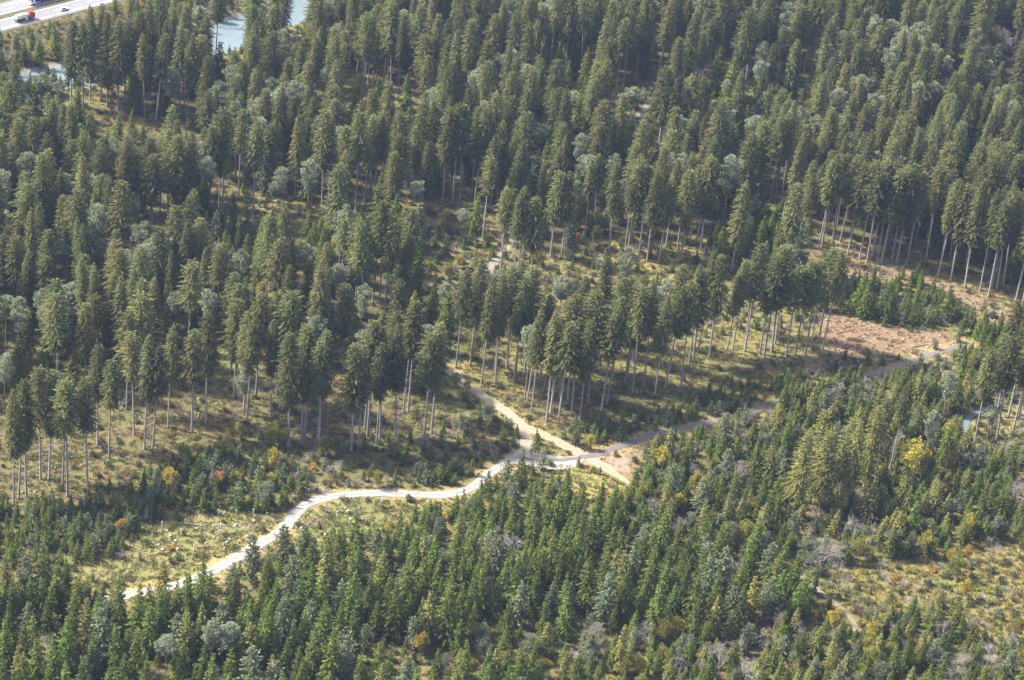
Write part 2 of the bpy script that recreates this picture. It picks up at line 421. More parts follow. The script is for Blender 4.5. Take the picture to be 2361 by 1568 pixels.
# libraries: each entry = dict(H, parts=[(name, mesh)])
def lib(entries): return entries
TALL = []
for i in range(10):
    H = 36.0; cb = [15, 17, 13, 19, 16, 10, 20, 18, 14, 8][i]; Rm = [4.5, 4.0, 4.8, 4.3, 3.6, 4.5, 4.1, 3.4, 4.9, 4.2][i]
    TALL.append(dict(H=H, trunk=trunk(100 + i, H, [.35, .32, .36, .33, .3, .36, .34, .28, .38, .35][i], 26, (3, cb + 2)).build('trunk', ['spruce_bark'], True),
                     crown=conifer_crown(200 + i, H, cb, Rm, whorl=0.48, nb=9, shape=[.36, .38, .32, .36, .5, .42, .30, .46, .34, .5][i], droop=[.38, .48, .3, .38, .5, .38, .3, .45, .35, .42][i], card=.46, ragged=[.16, .12, .2, .2, .14, .16, .25, .16, .24, .14][i], sparse=[.12, .05, .15, .2, .1, .1, .35, .25, .15, .05][i]).build('crown', ['spruce_needles']),
                     look=['ragged crown', 'oval crown', 'full crown', 'short crown', 'narrow crown', 'deep crown', 'high crown', 'slender crown', 'wide crown', 'long crown'][i]))
for i in range(2):
    TALL.append(dict(H=36.0, trunk=TALL[i]['trunk'], crown=conifer_crown(240 + i, 36.0, [5, 9][i], [5.3, 4.9][i], whorl=.56, nb=8, shape=.45, droop=.5, card=.46).build('crown', ['sunlit_yellow_needles']), look='yellow-green crown'))
TALL.append(dict(H=36.0, trunk=TALL[3]['trunk'], crown=conifer_crown(246, 36.0, 14, 3.0, whorl=.7, nb=6, shape=.5, droop=.5, card=.42, ragged=.35, sparse=.7).build('crown', ['brown_leaves']), look='dying brown crown'))
POLE = []
for i in range(5):
    H = 13.0; Rm = [3.1, 2.7, 3.3, 2.6, 2.9][i]
    POLE.append(dict(H=H, trunk=trunk(130 + i, H, 0.12).build('trunk', ['spruce_bark'], True),
                     crown=conifer_crown(230 + i, H, [.8, 1.2, .6, 2.5, 1.0][i], Rm, whorl=.46, nb=7, shape=[.8, .85, .75, .8, .9][i], droop=.35, mat_name='young_needles', card=.46, bottom_in=.12, ragged=.22).build('crown', ['young_needles']),
                     look=['bushy', 'slim', 'broad', 'bare-stemmed', 'sharp-tipped'][i]))
for i in range(2):
    POLE.append(dict(H=13.0, trunk=POLE[i]['trunk'], crown=conifer_crown(250 + i, 13.0, 1.2, [3.3, 2.9][i], whorl=.5, nb=7, shape=.5, droop=.05, card=.5, bottom_in=.3, ragged=.3).build('crown', ['blue_needles']), look='blue-grey round'))
for i in range(2):
    POLE.append(dict(H=13.0, trunk=POLE[i]['trunk'], crown=conifer_crown(290 + i, 13.0, .8, [3.3, 3.0][i], whorl=.44, nb=8, shape=[.6, .7][i], droop=.3, card=.44, bottom_in=.15, ragged=.22).build('crown', ['sunlit_yellow_needles']), look='yellow-green'))
YOUNG = []
for i in range(5):
    H = 5.0; Rm = [1.4, 1.2, 1.55, 1.3, 1.15][i]
    B = conifer_crown(260 + i, H, .15, Rm, whorl=.33, nb=6, shape=[.85, .9, .8, .75, .95][i], droop=.2, card=.34, bottom_in=.08, ragged=.22)
    B.tube([(0, 0, -.2), (0, 0, 2.5), (0, 0, 4.8)], [.08, .05, .01], 4, mi=1)
    YOUNG.append(dict(H=H, one=B.build('young_spruce', ['young_needles', 'spruce_bark'])))
for i in range(2):
    B = conifer_crown(280 + i, 5.0, .2, [1.7, 1.5][i], whorl=.36, nb=6, shape=.5, droop=.0, card=.36, bottom_in=.3, ragged=.3); B.tube([(0, 0, -.2), (0, 0, 2.5), (0, 0, 4.7)], [.08, .05, .01], 4, mi=1)
    YOUNG.append(dict(H=5.0, one=B.build('young_spruce', ['blue_needles', 'spruce_bark'])))
PINE = []
for i in range(5):
    H = 27.0; cb = [14, 17, 12, 18, 10][i]; Rm = [3.3, 3.0, 3.2, 3.6, 2.9][i]
    PINE.append(dict(H=H, trunk=pine_trunk(300 + i, H, cb, Rm).build('trunk', ['pine_bark'], True), crown=pine_crown(320 + i, H, cb, Rm).build('crown', ['pine_needles'])))
BARE = []
for i in range(4):
    H = [15, 13, 16, 11][i]
    BARE.append(dict(H=H * 1.0, one=bare_wood(400 + i, H, [.5, .9, .6, .8][i], [.17, .15, .16, .1][i], 4, [.3, .2, .45, .1][i]).build('bare_tree', ['grey_twigs'])))
SLIM = [dict(H=9.0, one=bare_wood(430 + i, 9.0, .2, .08, 3, .25, .9, (3, 5)).build('slim_tree', ['grey_twigs'])) for i in range(3)]
BIRCH = [dict(H=12.0, one=bare_wood(440 + i, 13.0, .25, .11, 3, .4, .9, (3, 5)).build('birch', ['birch_bark'])) for i in range(2)]
def leafy(seed, H, cb, Rm, leaf, **k):
    return dict(H=H, trunk=bare_wood(seed, H * .95, .4, .12, 2, .3).build('trunk', ['grey_twigs']), crown=leafy_crown(seed + 1, H, cb, Rm, **k).build('crown', [leaf]))
YELLOW = [leafy(500, 8, 1.2, 2.4, 'yellow_leaves', nclump=30, per=90, card=.28), leafy(505, 9, 1.5, 2.2, 'orange_leaves'), leafy(510, 9, 1.0, 2.8, 'lime_leaves', nclump=34, per=90, card=.30), leafy(515, 8, 1.0, 2.6, 'willow_leaves', nclump=34, per=80, card=.28)]
LARCH = [dict(H=17.0, trunk=trunk(160, 17, .16).build('trunk', ['spruce_bark'], True), crown=conifer_crown(270 + i, 17.0, 1.5, 2.9, whorl=.5, nb=7, shape=.72, droop=.3, card=.5, ragged=.3).build('crown', [['sunlit_yellow_needles', 'gold_lit_needles'][i]])) for i in range(2)]
SHRUB = [('olive', shrub_mesh(600, 1.3, 1.8, 'olive_leaves')), ('olive', shrub_mesh(601, 1.7, 1.5, 'olive_leaves')), ('brown', shrub_mesh(602, 1.4, 1.5, 'brown_leaves')),
         ('grey', twig_bush(603, 1.5, 2.2)), ('grey-green', shrub_mesh(604, 1.5, 2.0, 'willow_leaves')), ('yellow', shrub_mesh(605, 1.1, 1.5, 'yellow_leaves')),
         ('lime', shrub_mesh(606, 1.2, 1.4, 'lime_leaves')), ('orange', shrub_mesh(607, 1.1, 1.2, 'orange_leaves')), ('dark', shrub_mesh(608, 1.5, 1.7, 'bramble'))]
TUFT = [tuft_mesh(700, 'grass_green'), tuft_mesh(701, 'grass_green', .6, .35, 20), tuft_mesh(702, 'grass_straw', .5, .55), tuft_mesh(703, 'grass_straw', .6, .4, 20),
        tuft_mesh(704, 'bracken', .6, .45, 18), tuft_mesh(705, 'bramble', .7, .4, 20)]

# ------------------------------------------------------------------ what grows where (outlines read off the photograph, projected to the ground)
# spacing in metres per kind: tall, pole (half grown), young, shrub ; tufts per 100 m2 ; ground colour ; tuft mix (green, straw, bracken, bramble)
REG = [
 # name, outline, spec
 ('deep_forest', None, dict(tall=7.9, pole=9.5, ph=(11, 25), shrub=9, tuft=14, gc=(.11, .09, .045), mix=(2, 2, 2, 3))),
 ('margin', [(-300, 1150), (200, 1150), (420, 1050), (700, 1020), (1000, 1000), (1060, 900), (1200, 960), (1300, 980), (1560, 900), (1640, 835), (1900, 800), (1930, 640), (1850, 590), (1960, 610), (2361, 720), (2600, 800), (2600, 1900), (-300, 1900)], dict(shrub=4, young=6, tuft=60, gc=(.19, .155, .065), mix=(4, 4, 3, 2))),
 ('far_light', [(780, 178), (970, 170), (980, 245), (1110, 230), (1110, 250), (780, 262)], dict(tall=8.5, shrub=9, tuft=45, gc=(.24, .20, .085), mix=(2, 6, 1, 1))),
 ('far_track', [(1400, 200), (1500, 175), (1590, 165), (1640, 150), (1650, 190), (1590, 215), (1500, 225), (1480, 300), (1440, 310)], dict(tall=14, shrub=5, young=7, tuft=35, gc=(.17, .14, .08), mix=(2, 4, 1, 2))),
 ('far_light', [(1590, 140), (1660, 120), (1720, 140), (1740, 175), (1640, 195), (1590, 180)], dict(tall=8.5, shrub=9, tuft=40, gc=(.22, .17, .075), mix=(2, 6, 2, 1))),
 ('far_glade', [(1720, 175), (1790, 160), (1850, 180), (1860, 235), (1790, 240), (1720, 225)], dict(tall=22, young=3.5, shrub=5, tuft=40, gc=(.17, .13, .06), mix=(2, 4, 3, 2))),
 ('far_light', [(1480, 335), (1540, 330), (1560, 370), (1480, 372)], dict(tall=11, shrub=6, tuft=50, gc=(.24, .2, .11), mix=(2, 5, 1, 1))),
 ('bank', [(-300, 160), (0, 82), (308, 3), (440, -30), (720, -60), (640, 0), (540, 45), (430, 78), (280, 128), (100, 150), (-300, 210)], dict(broad=8, pole=7.5, shrub=3.2, slim=6, tuft=45, gc=(.15, .125, .055), mix=(3, 3, 2, 2))),
 ('beyond', [(-300, 160), (0, 82), (308, 3), (440, -30), (440, -200), (-300, -200)], dict(shrub=8, tuft=20, gc=(.14, .12, .06), mix=(3, 3, 1, 1))),
 ('riverside', [(150, 195), (300, 165), (480, 125), (515, 110), (505, 140), (330, 200), (300, 262), (200, 262), (120, 270), (0, 250), (0, 225)], dict(tall=7, pole=5.5, ph=(9, 15), shrub=5, tuft=30, gc=(.17, .14, .07), mix=(2, 4, 2, 2))),
 ('gap', [(500, 100), (570, 85), (572, 268), (505, 268)], dict(shrub=4, young=6, tuft=30, gc=(.15, .13, .06), mix=(3, 3, 1, 2))),
 ('gap', [(650, 45), (718, 30), (718, 222), (650, 222)], dict(shrub=4, young=6, tuft=30, gc=(.15, .13, .06), mix=(3, 3, 1, 2))),
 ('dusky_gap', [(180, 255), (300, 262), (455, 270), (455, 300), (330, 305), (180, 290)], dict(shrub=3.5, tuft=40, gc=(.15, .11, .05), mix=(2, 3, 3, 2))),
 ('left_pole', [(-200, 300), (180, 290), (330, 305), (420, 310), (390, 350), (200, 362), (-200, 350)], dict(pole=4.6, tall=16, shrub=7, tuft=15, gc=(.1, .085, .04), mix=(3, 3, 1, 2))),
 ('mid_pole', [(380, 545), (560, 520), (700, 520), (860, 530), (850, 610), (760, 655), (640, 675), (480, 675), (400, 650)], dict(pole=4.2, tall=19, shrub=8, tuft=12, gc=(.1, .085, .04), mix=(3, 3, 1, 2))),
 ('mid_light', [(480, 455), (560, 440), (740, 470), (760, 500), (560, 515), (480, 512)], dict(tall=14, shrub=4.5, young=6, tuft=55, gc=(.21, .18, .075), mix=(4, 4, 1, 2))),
 ('mid_light2', [(900, 450), (1100, 455), (1130, 500), (1000, 520), (880, 500)], dict(tall=13, shrub=5, tuft=55, gc=(.23, .185, .09), mix=(2, 5, 2, 1))),
 ('shrub_dale', [(960, 530), (1110, 535), (1250, 545), (1240, 640), (1190, 690), (1100, 735), (985, 740), (985, 640)], dict(broad=9, shrub=3.0, young=4.5, tuft=50, gc=(.2, .165, .08), mix=(4, 4, 2, 2))),
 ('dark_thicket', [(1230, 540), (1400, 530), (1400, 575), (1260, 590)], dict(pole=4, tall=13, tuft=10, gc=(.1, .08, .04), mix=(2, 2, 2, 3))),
 ('open_strip', [(1330, 565), (1410, 560), (1560, 545), (1640, 520), (1680, 540), (1650, 620), (1560, 650), (1480, 650), (1340, 600)], dict(broad=16, shrub=6.5, young=7, tuft=75, gc=(.27, .21, .085), mix=(3, 6, 3, 1))),
 ('open_strip', [(1250, 590), (1340, 600), (1480, 650), (1560, 650), (1700, 640), (1880, 650), (1880, 780), (1630, 785), (1440, 795), (1290, 780), (1200, 790), (1150, 800), (1120, 740), (1190, 690), (1240, 640)], dict(broad=16, shrub=5, young=6, tuft=45, gc=(.2, .165, .075), mix=(3, 5, 2, 2))),
 ('fir_patch', [(1650, 560), (1690, 500), (1780, 490), (1860, 530), (1850, 570), (1800, 640), (1700, 630), (1650, 600)], dict(pole=3.6, tuft=20, gc=(.14, .12, .05), mix=(3, 3, 2, 2))),
 ('right_front', [(1850, 560), (1930, 545), (2130, 585), (2160, 615), (2361, 690), (2500, 730), (2500, 770), (2361, 735), (2190, 655), (1960, 612), (1860, 600)], dict(shrub=6, tuft=60, gc=(.24, .175, .1), mix=(2, 5, 3, 1))),
 ('right_strip', [(1850, 585), (1960, 603), (2080, 612), (2200, 655), (2361, 730), (2500, 790), (2500, 830), (2361, 780), (2230, 705), (2130, 650), (1930, 640), (1860, 625)], dict(shrub=8, slash=1, tuft=34, gc=(.25, .17, .12), mix=(1, 5, 3, 1))),
 ('young_block', [(1925, 690), (1930, 652), (2030, 640), (2110, 640), (2190, 695), (2215, 740), (2150, 755), (2050, 752), (2005, 738), (1930, 712)], dict(young=2.2, pole=9, shrub=10, tuft=25, gc=(.16, .13, .055), mix=(4, 4, 2, 2), yh=(4.5, 7.5))),
 ('young_belt', [(2195, 775), (2215, 745), (2250, 715), (2361, 770), (2500, 830), (2500, 930), (2361, 850), (2250, 880), (2215, 850), (2200, 810)], dict(pole=3.8, young=4, tuft=20, gc=(.15, .125, .05), mix=(4, 4, 1, 2), ph=(6, 10))),
 ('slash_field', [(1880, 735), (1930, 722), (2060, 757), (2200, 765), (2205, 798), (2050, 846), (1990, 866), (1900, 880), (1830, 862), (1850, 825), (1900, 810)], dict(shrub=22, slash=1, tuft=26, gc=(.25, .16, .115), mix=(1, 5, 3, 1))),
 ('slash_green', [(1900, 840), (2000, 815), (2070, 815), (2160, 800), (2050, 846), (1990, 866), (1930, 882), (1880, 880)], dict(shrub=4.5, young=6, tuft=60, gc=(.22, .18, .08), mix=(4, 4, 2, 2))),
 ('grove', [(1030, 878), (1060, 830), (1150, 815), (1290, 778), (1440, 795), (1530, 800), (1630, 785), (1700, 765), (1890, 765), (1900, 800), (1860, 825), (1640, 830), (1560, 880), (1440, 885), (1300, 925), (1180, 900), (1100, 885)], dict(tall=8.2, shrub=8, tuft=60, gc=(.2, .17, .065), mix=(4, 5, 2, 2))),
 ('grove_floor', [(1060, 868), (1110, 885), (1180, 900), (1300, 922), (1440, 885), (1560, 880), (1640, 828), (1860, 823), (1840, 862), (1780, 880), (1600, 918), (1500, 958), (1310, 985), (1260, 1005), (1200, 970)], dict(shrub=7, tuft=75, gc=(.16, .128, .06), mix=(3, 3, 3, 2))),
 ('small_firs', [(1250, 1022), (1300, 985), (1500, 958), (1600, 918), (1700, 885), (1790, 880), (1830, 862), (1880, 880), (1800, 918), (1720, 945), (1600, 975), (1500, 992), (1420, 1022), (1330, 1040)], dict(young=2.3, shrub=5, tuft=45, gc=(.17, .135, .06), mix=(4, 3, 3, 2), yh=(3, 6))),
 ('left_floor', [(-200, 930), (200, 905), (420, 850), (560, 835), (760, 855), (960, 915), (1030, 885), (1060, 930), (1000, 1000), (750, 1030), (560, 1010), (420, 1055), (330, 1105), (200, 1152), (0, 1165), (-200, 1170)], dict(shrub=6, tuft=70, gc=(.15, .118, .062), mix=(3, 3, 3, 3))),
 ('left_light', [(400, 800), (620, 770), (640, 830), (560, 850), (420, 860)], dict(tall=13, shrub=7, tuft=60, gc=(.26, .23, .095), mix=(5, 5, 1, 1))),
 ('mixed_scrub', [(400, 1050), (560, 1010), (700, 1022), (1000, 1000), (1060, 925), (1110, 920), (1190, 985), (1200, 1035), (1130, 1082), (1090, 1112), (1050, 1130), (760, 1138), (725, 1138), (700, 1085), (560, 1055)], dict(broad=15, shrub=2.7, young=4.8, tuft=40, gc=(.16, .13, .06), mix=(4, 3, 3, 3), yh=(2, 5))),
 ('fir_spot', [(955, 1110), (1010, 1078), (1090, 1082), (1085, 1112), (1040, 1130), (960, 1130)], dict(young=2.2, tuft=30, gc=(.16, .13, .06), mix=(4, 3, 3, 3), yh=(4, 7))),
 ('scrub_firs', [(330, 1115), (420, 1062), (560, 1055), (700, 1085), (722, 1140), (690, 1180), (600, 1178), (430, 1184), (320, 1152)], dict(broad=17, young=2.4, shrub=4.2, slim=13, tuft=25, gc=(.16, .13, .06), mix=(4, 3, 3, 3), yh=(4, 8.5))),
 ('left_firs', [(-200, 1185), (60, 1170), (180, 1165), (320, 1150), (435, 1188), (430, 1202), (335, 1217), (300, 1247), (260, 1290), (160, 1302), (-200, 1312)], dict(young=2.2, shrub=6, tuft=25, gc=(.15, .12, .055), mix=(4, 3, 3, 3), yh=(4, 7.5))),
 ('planting', [(430, 1188), (600, 1182), (670, 1200), (640, 1232), (500, 1312), (450, 1338), (380, 1358), (180, 1345), (160, 1302), (260, 1290), (335, 1217)], dict(shrub=7.5, young=11, tuft=120, gc=(.225, .20, .085), mix=(6, 5, 2, 1.2), yh=(1.2, 3.2))),
 ('planting', [(-200, 1310), (160, 1302), (200, 1345), (300, 1365), (200, 1375), (-200, 1380)], dict(shrub=3.2, young=5, tuft=60, gc=(.2, .15, .07), mix=(3, 3, 4, 2), yh=(2, 5))),
 ('verge', [(665, 1225), (690, 1178), (780, 1150), (950, 1150), (1035, 1158), (985, 1192), (885, 1222), (830, 1255), (660, 1268)], dict(shrub=8, young=13, tuft=120, gc=(.20, .19, .078), mix=(7, 4, 2, 1), yh=(1.2, 3.5))),
 ('lower_firs', [(-200, 1380), (180, 1375), (285, 1392), (400, 1378), (480, 1352), (545, 1395), (560, 1345), (640, 1275), (760, 1262), (880, 1232), (960, 1195), (1040, 1162), (1112, 1115), (1150, 1092), (1195, 1068), (1262, 1078), (1292, 1130), (1380, 1162), (1450, 1160), (1600, 1255), (1760, 1302), (1800, 1330), (1860, 1390), (1850, 1450), (1600, 1480), (1400, 1450), (1300, 1520), (1200, 1760), (-200, 1760)], dict(broad=15, pole=4.4, young=5, shrub=4.5, tuft=14, gc=(.13, .11, .05), mix=(4, 3, 3, 3), ph=(10, 20))),
 ('upper_edge_firs', [(640, 1275), (760, 1262), (880, 1232), (960, 1195), (1040, 1162), (1112, 1115), (1195, 1068), (1262, 1080), (1250, 1140), (1150, 1180), (1000, 1240), (800, 1290), (660, 1320), (580, 1370)], dict(young=2.9, pole=10, shrub=6, tuft=30, gc=(.15, .13, .055), mix=(5, 4, 2, 2), yh=(4, 8))),
 ('dry_gap', [(420, 1368), (480, 1345), (540, 1330), (560, 1360), (550, 1398), (480, 1390)], dict(shrub=4.5, young=8, tuft=95, gc=(.26, .18, .08), mix=(4, 5, 5, 1), yh=(1.5, 3.5))),
 ('bottom_gap', [(820, 1530), (1000, 1500), (1250, 1480), (1330, 1510), (1280, 1580), (900, 1600)], dict(broad=9, pole=11, young=6, shrub=4, tuft=60, gc=(.18, .15, .06), mix=(5, 4, 2, 2))),
 ('junction_glade', [(1262, 1078), (1330, 1075), (1420, 1095), (1452, 1122), (1410, 1158), (1340, 1158), (1290, 1125)], dict(shrub=7, young=12, tuft=110, gc=(.30, .25, .085), mix=(6, 6, 1, 1), yh=(1.2, 3))),
 ('bare_soil', [(1360, 1040), (1420, 1028), (1500, 1010), (1490, 1060), (1470, 1110), (1420, 1100), (1340, 1068), (1300, 1062)], dict(shrub=9, slash=1, tuft=16, gc=(.24, .165, .105), mix=(2, 5, 3, 1))),
 ('east_mixed', [(1450, 1125), (1480, 1062), (1520, 1015), (1700, 972), (1800, 938), (1860, 912), (2000, 878), (2120, 838), (2212, 808), (2260, 880), (2361, 860), (2500, 930), (2500, 1260), (2361, 1262), (2260, 1255), (2140, 1285), (2000, 1292), (1850, 1310), (1760, 1302), (1600, 1255), (1480, 1190)], dict(broad=8.5, young=3.0, pole=5.2, shrub=3.6, slim=16, tuft=30, gc=(.16, .13, .055), mix=(5, 4, 2, 2), yh=(3, 8), ph=(8, 14))),
 ('far_east_glade', [(2180, 960), (2361, 930), (2500, 950), (2500, 1060), (2361, 1040), (2240, 1045), (2190, 1000)], dict(shrub=4, tuft=80, gc=(.24, .2, .08), mix=(4, 5, 2, 2))),
 ('east_clearing', [(1870, 1372), (1900, 1310), (2000, 1292), (2140, 1285), (2260, 1255), (2361, 1262), (2500, 1270), (2500, 1540), (2361, 1500), (2260, 1470), (2180, 1420), (2060, 1400), (1975, 1420)], dict(broad=13, shrub=3.6, young=6.5, tuft=110, gc=(.225, .18, .066), mix=(5, 4, 6, 2), yh=(1, 2.8))),
 ('east_corner', [(1300, 1520), (1400, 1450), (1600, 1480), (1850, 1450), (1960, 1430), (2060, 1405), (2180, 1425), (2260, 1475), (2361, 1505), (2500, 1545), (2500, 1760), (1200, 1760)], dict(broad=6.5, pole=4.0, young=5, shrub=4.5, tuft=30, gc=(.16, .13, .055), mix=(5, 4, 2, 2), ph=(7, 12))),
]
def region_of(px, py):
    idx = np.zeros(np.shape(px), int)
    for i, (n, poly, s_) in enumerate(REG):
        if poly is not None: idx[inside(px, py, poly)] = i
    return idx

# ------------------------------------------------------------------ ground sheet
def axis(lo, hi, step, far):
    core = list(np.arange(lo, hi + 1e-6, step)); a = []; d = step; v = lo
    while v > -far: d *= 1.6; v -= d; a.append(v)
    b = []; d = step; v = core[-1]
    while v < far + 1500: d *= 1.6; v += d; b.append(v)
    return np.array(a[::-1] + core + b)
gx = axis(-310, 330, 2.0, 7000); gy = axis(500, 1190, 2.0, 7000)
XX, YY = np.meshgrid(gx, gy); ZZ = hgt(XX, YY)
jx = XX + rng.normal(0, 1.6, XX.shape); jy = YY + rng.normal(0, 1.6, YY.shape)     # frayed borders between covers
px_, py_, c_ = P(jx, jy, 0.0)
ok = c_ > 100
ridx = np.where(ok & (np.abs(XX) < 900) & (YY < 2200), region_of(np.where(ok, px_, -9e3), np.where(ok, py_, -9e3)), 0)
cols = np.array([s_['gc'] for _, _, s_ in REG])[ridx]
cols = cols * np.array((.72, .74, .68)) * (1 + rng.normal(0, 0.06, cols.shape[:2]))[..., None]
dr = dist_line(XX, YY, RIVER)
f = (sstep(8.0, 9.5, dr) * (1 - sstep(11.5, 14, dr)))[..., None]; cols = cols * (1 - f) + np.array((.36, .34, .30)) * f         # gravel banks
for L_, w_ in ((ROAD, 2.6), (UPTRACK, 2.0), (EASTROAD, 2.3)):                                                              # yellowish verges
    d_ = dist_line(XX, YY, L_); f = ((d_ < w_ + 2.0 + rng.normal(0, .6, d_.shape)) * 0.6)[..., None]
    cols = cols * (1 - f) + np.array((.30, .235, .10)) * f
ny, nx = XX.shape
V = np.stack([XX, YY, ZZ], -1).reshape(-1, 3)
ii = np.arange(ny * nx).reshape(ny, nx)
Fq = np.stack([ii[:-1, :-1], ii[:-1, 1:], ii[1:, 1:], ii[1:, :-1]], -1).reshape(-1, 4)
gm = bpy.data.meshes.new('ground'); gm.from_pydata(V.tolist(), [], Fq.tolist())
ca = gm.color_attributes.new('cover', 'FLOAT_COLOR', 'POINT')
ca.data.foreach_set('color', np.concatenate([cols.reshape(-1, 3), 1.0 - np.array([.8 * s_.get('slash', 0) for _, _, s_ in REG])[ridx].reshape(-1, 1)], 1).astype(np.float32).ravel())
gm.polygons.foreach_set('use_smooth', np.ones(len(Fq), bool))
M = bpy.data.materials.new('forest_floor'); M.use_nodes = True; nt = M.node_tree; N = nt.nodes; L = nt.links
b = N['Principled BSDF']; b.inputs['Roughness'].default_value = 1.0; b.inputs['Specular IOR Level'].default_value = 0.05
at = N.new('ShaderNodeAttribute'); at.attribute_name = 'cover'; tc = N.new('ShaderNodeTexCoord')
def tex(scale, detail=6, rough=.7):
    n_ = N.new('ShaderNodeTexNoise'); n_.inputs['Scale'].default_value = scale; n_.inputs['Detail'].default_value = detail; n_.inputs['Roughness'].default_value = rough
    L.new(tc.outputs['Object'], n_.inputs['Vector']); return n_
def ramp(src, lo, hi, a, c):
    r_ = N.new('ShaderNodeMapRange'); r_.inputs[1].default_value = lo; r_.inputs[2].default_value = hi; r_.inputs[3].default_value = a; r_.inputs[4].default_value = c
    L.new(src, r_.inputs[0]); return r_.outputs[0]
def mixc(fac, a, bcol, mode='MIX'):
    x = N.new('ShaderNodeMix'); x.data_type = 'RGBA'; x.blend_type = mode
    if isinstance(fac, float): x.inputs[0].default_value = fac
    else: L.new(fac, x.inputs[0])
    L.new(a, x.inputs[6])
    if isinstance(bcol, tuple): x.inputs[7].default_value = (*bcol, 1)
    else: L.new(bcol, x.inputs[7])
    return x.outputs[2]
n1, n2, n3, n4 = tex(.9), tex(.12, 4), tex(.05, 3), tex(2.6, 3)
c = at.outputs['Color']
gf_ = N.new('ShaderNodeMath'); gf_.operation = 'MULTIPLY'; L.new(ramp(n2.outputs[0], .44, .62, .0, .65), gf_.inputs[0]); L.new(at.outputs['Alpha'], gf_.inputs[1])
c = mixc(gf_.outputs[0], c, (.10, .118, .040))
c = mixc(ramp(n3.outputs[0], .52, .7, 0, .4), c, (.18, .13, .065))
v_ = N.new('ShaderNodeCombineColor')
mv = ramp(n1.outputs[0], .3, .72, .68, 1.3); mv2 = ramp(n4.outputs[0], .3, .7, .85, 1.15)
mm_ = N.new('ShaderNodeMath'); mm_.operation = 'MULTIPLY'; L.new(mv, mm_.inputs[0]); L.new(mv2, mm_.inputs[1])
for k in range(3): L.new(mm_.outputs[0], v_.inputs[k])
c = mixc(1.0, c, v_.outputs[0], 'MULTIPLY')
L.new(c, b.inputs['Base Color'])
bp = N.new('ShaderNodeBump'); bp.inputs['Strength'].default_value = .5; bp.inputs['Distance'].default_value = .3; L.new(n1.outputs[0], bp.inputs['Height']); L.new(bp.outputs[0], b.inputs['Normal'])
gm.materials.append(M)
tag(obj('ground', gm), kind='structure')

# ------------------------------------------------------------------ roads and tracks as sheets on the ground
def gravel(name, base, dark, strip=None, rut=None):
    M = bpy.data.materials.new(name); M.use_nodes = True; nt = M.node_tree; N = nt.nodes; L = nt.links
    b = N['Principled BSDF']; b.inputs['Roughness'].default_value = .9; b.inputs['Specular IOR Level'].default_value = .2
    tc = N.new('ShaderNodeTexCoord'); uv = N.new('ShaderNodeUVMap'); uv.uv_map = 'UVMap'; sp = N.new('ShaderNodeSeparateXYZ'); L.new(uv.outputs[0], sp.inputs[0])
    no = N.new('ShaderNodeTexNoise'); no.inputs['Scale'].default_value = .8; no.inputs['Detail'].default_value = 8; no.inputs['Roughness'].default_value = .7; L.new(tc.outputs['Object'], no.inputs['Vector'])
    mr = N.new('ShaderNodeMapRange'); mr.inputs[1].default_value = .42; mr.inputs[2].default_value = .68; L.new(no.outputs[0], mr.inputs[0])
    x = N.new('ShaderNodeMix'); x.data_type = 'RGBA'; L.new(mr.outputs[0], x.inputs[0]); x.inputs[6].default_value = (*base, 1); x.inputs[7].default_value = (*dark, 1)
    cc = x.outputs[2]
    if strip:      # grass growing between the wheel lines
        s1 = N.new('ShaderNodeMath'); s1.operation = 'SUBTRACT'; s1.inputs[1].default_value = .5; L.new(sp.outputs[0], s1.inputs[0])
        s2 = N.new('ShaderNodeMath'); s2.operation = 'ABSOLUTE'; L.new(s1.outputs[0], s2.inputs[0])
        n5 = N.new('ShaderNodeTexNoise'); n5.inputs['Scale'].default_value = .5; n5.inputs['Detail'].default_value = 5; L.new(tc.outputs['Object'], n5.inputs['Vector'])
        s3 = N.new('ShaderNodeMath'); s3.operation = 'MULTIPLY_ADD'; s3.inputs[1].default_value = .35; s3.inputs[2].default_value = -.12; L.new(n5.outputs[0], s3.inputs[0])
        s4 = N.new('ShaderNodeMath'); s4.operation = 'LESS_THAN'; L.new(s2.outputs[0], s4.inputs[0]); L.new(s3.outputs[0], s4.inputs[1])
        s5 = N.new('ShaderNodeMath'); s5.operation = 'MULTIPLY'; s5.inputs[1].default_value = .8; L.new(s4.outputs[0], s5.inputs[0])
        x2 = N.new('ShaderNodeMix'); x2.data_type = 'RGBA'; L.new(s5.outputs[0], x2.inputs[0]); L.new(cc, x2.inputs[6]); x2.inputs[7].default_value = (*strip, 1); cc = x2.outputs[2]
    L.new(cc, b.inputs['Base Color'])
    return M
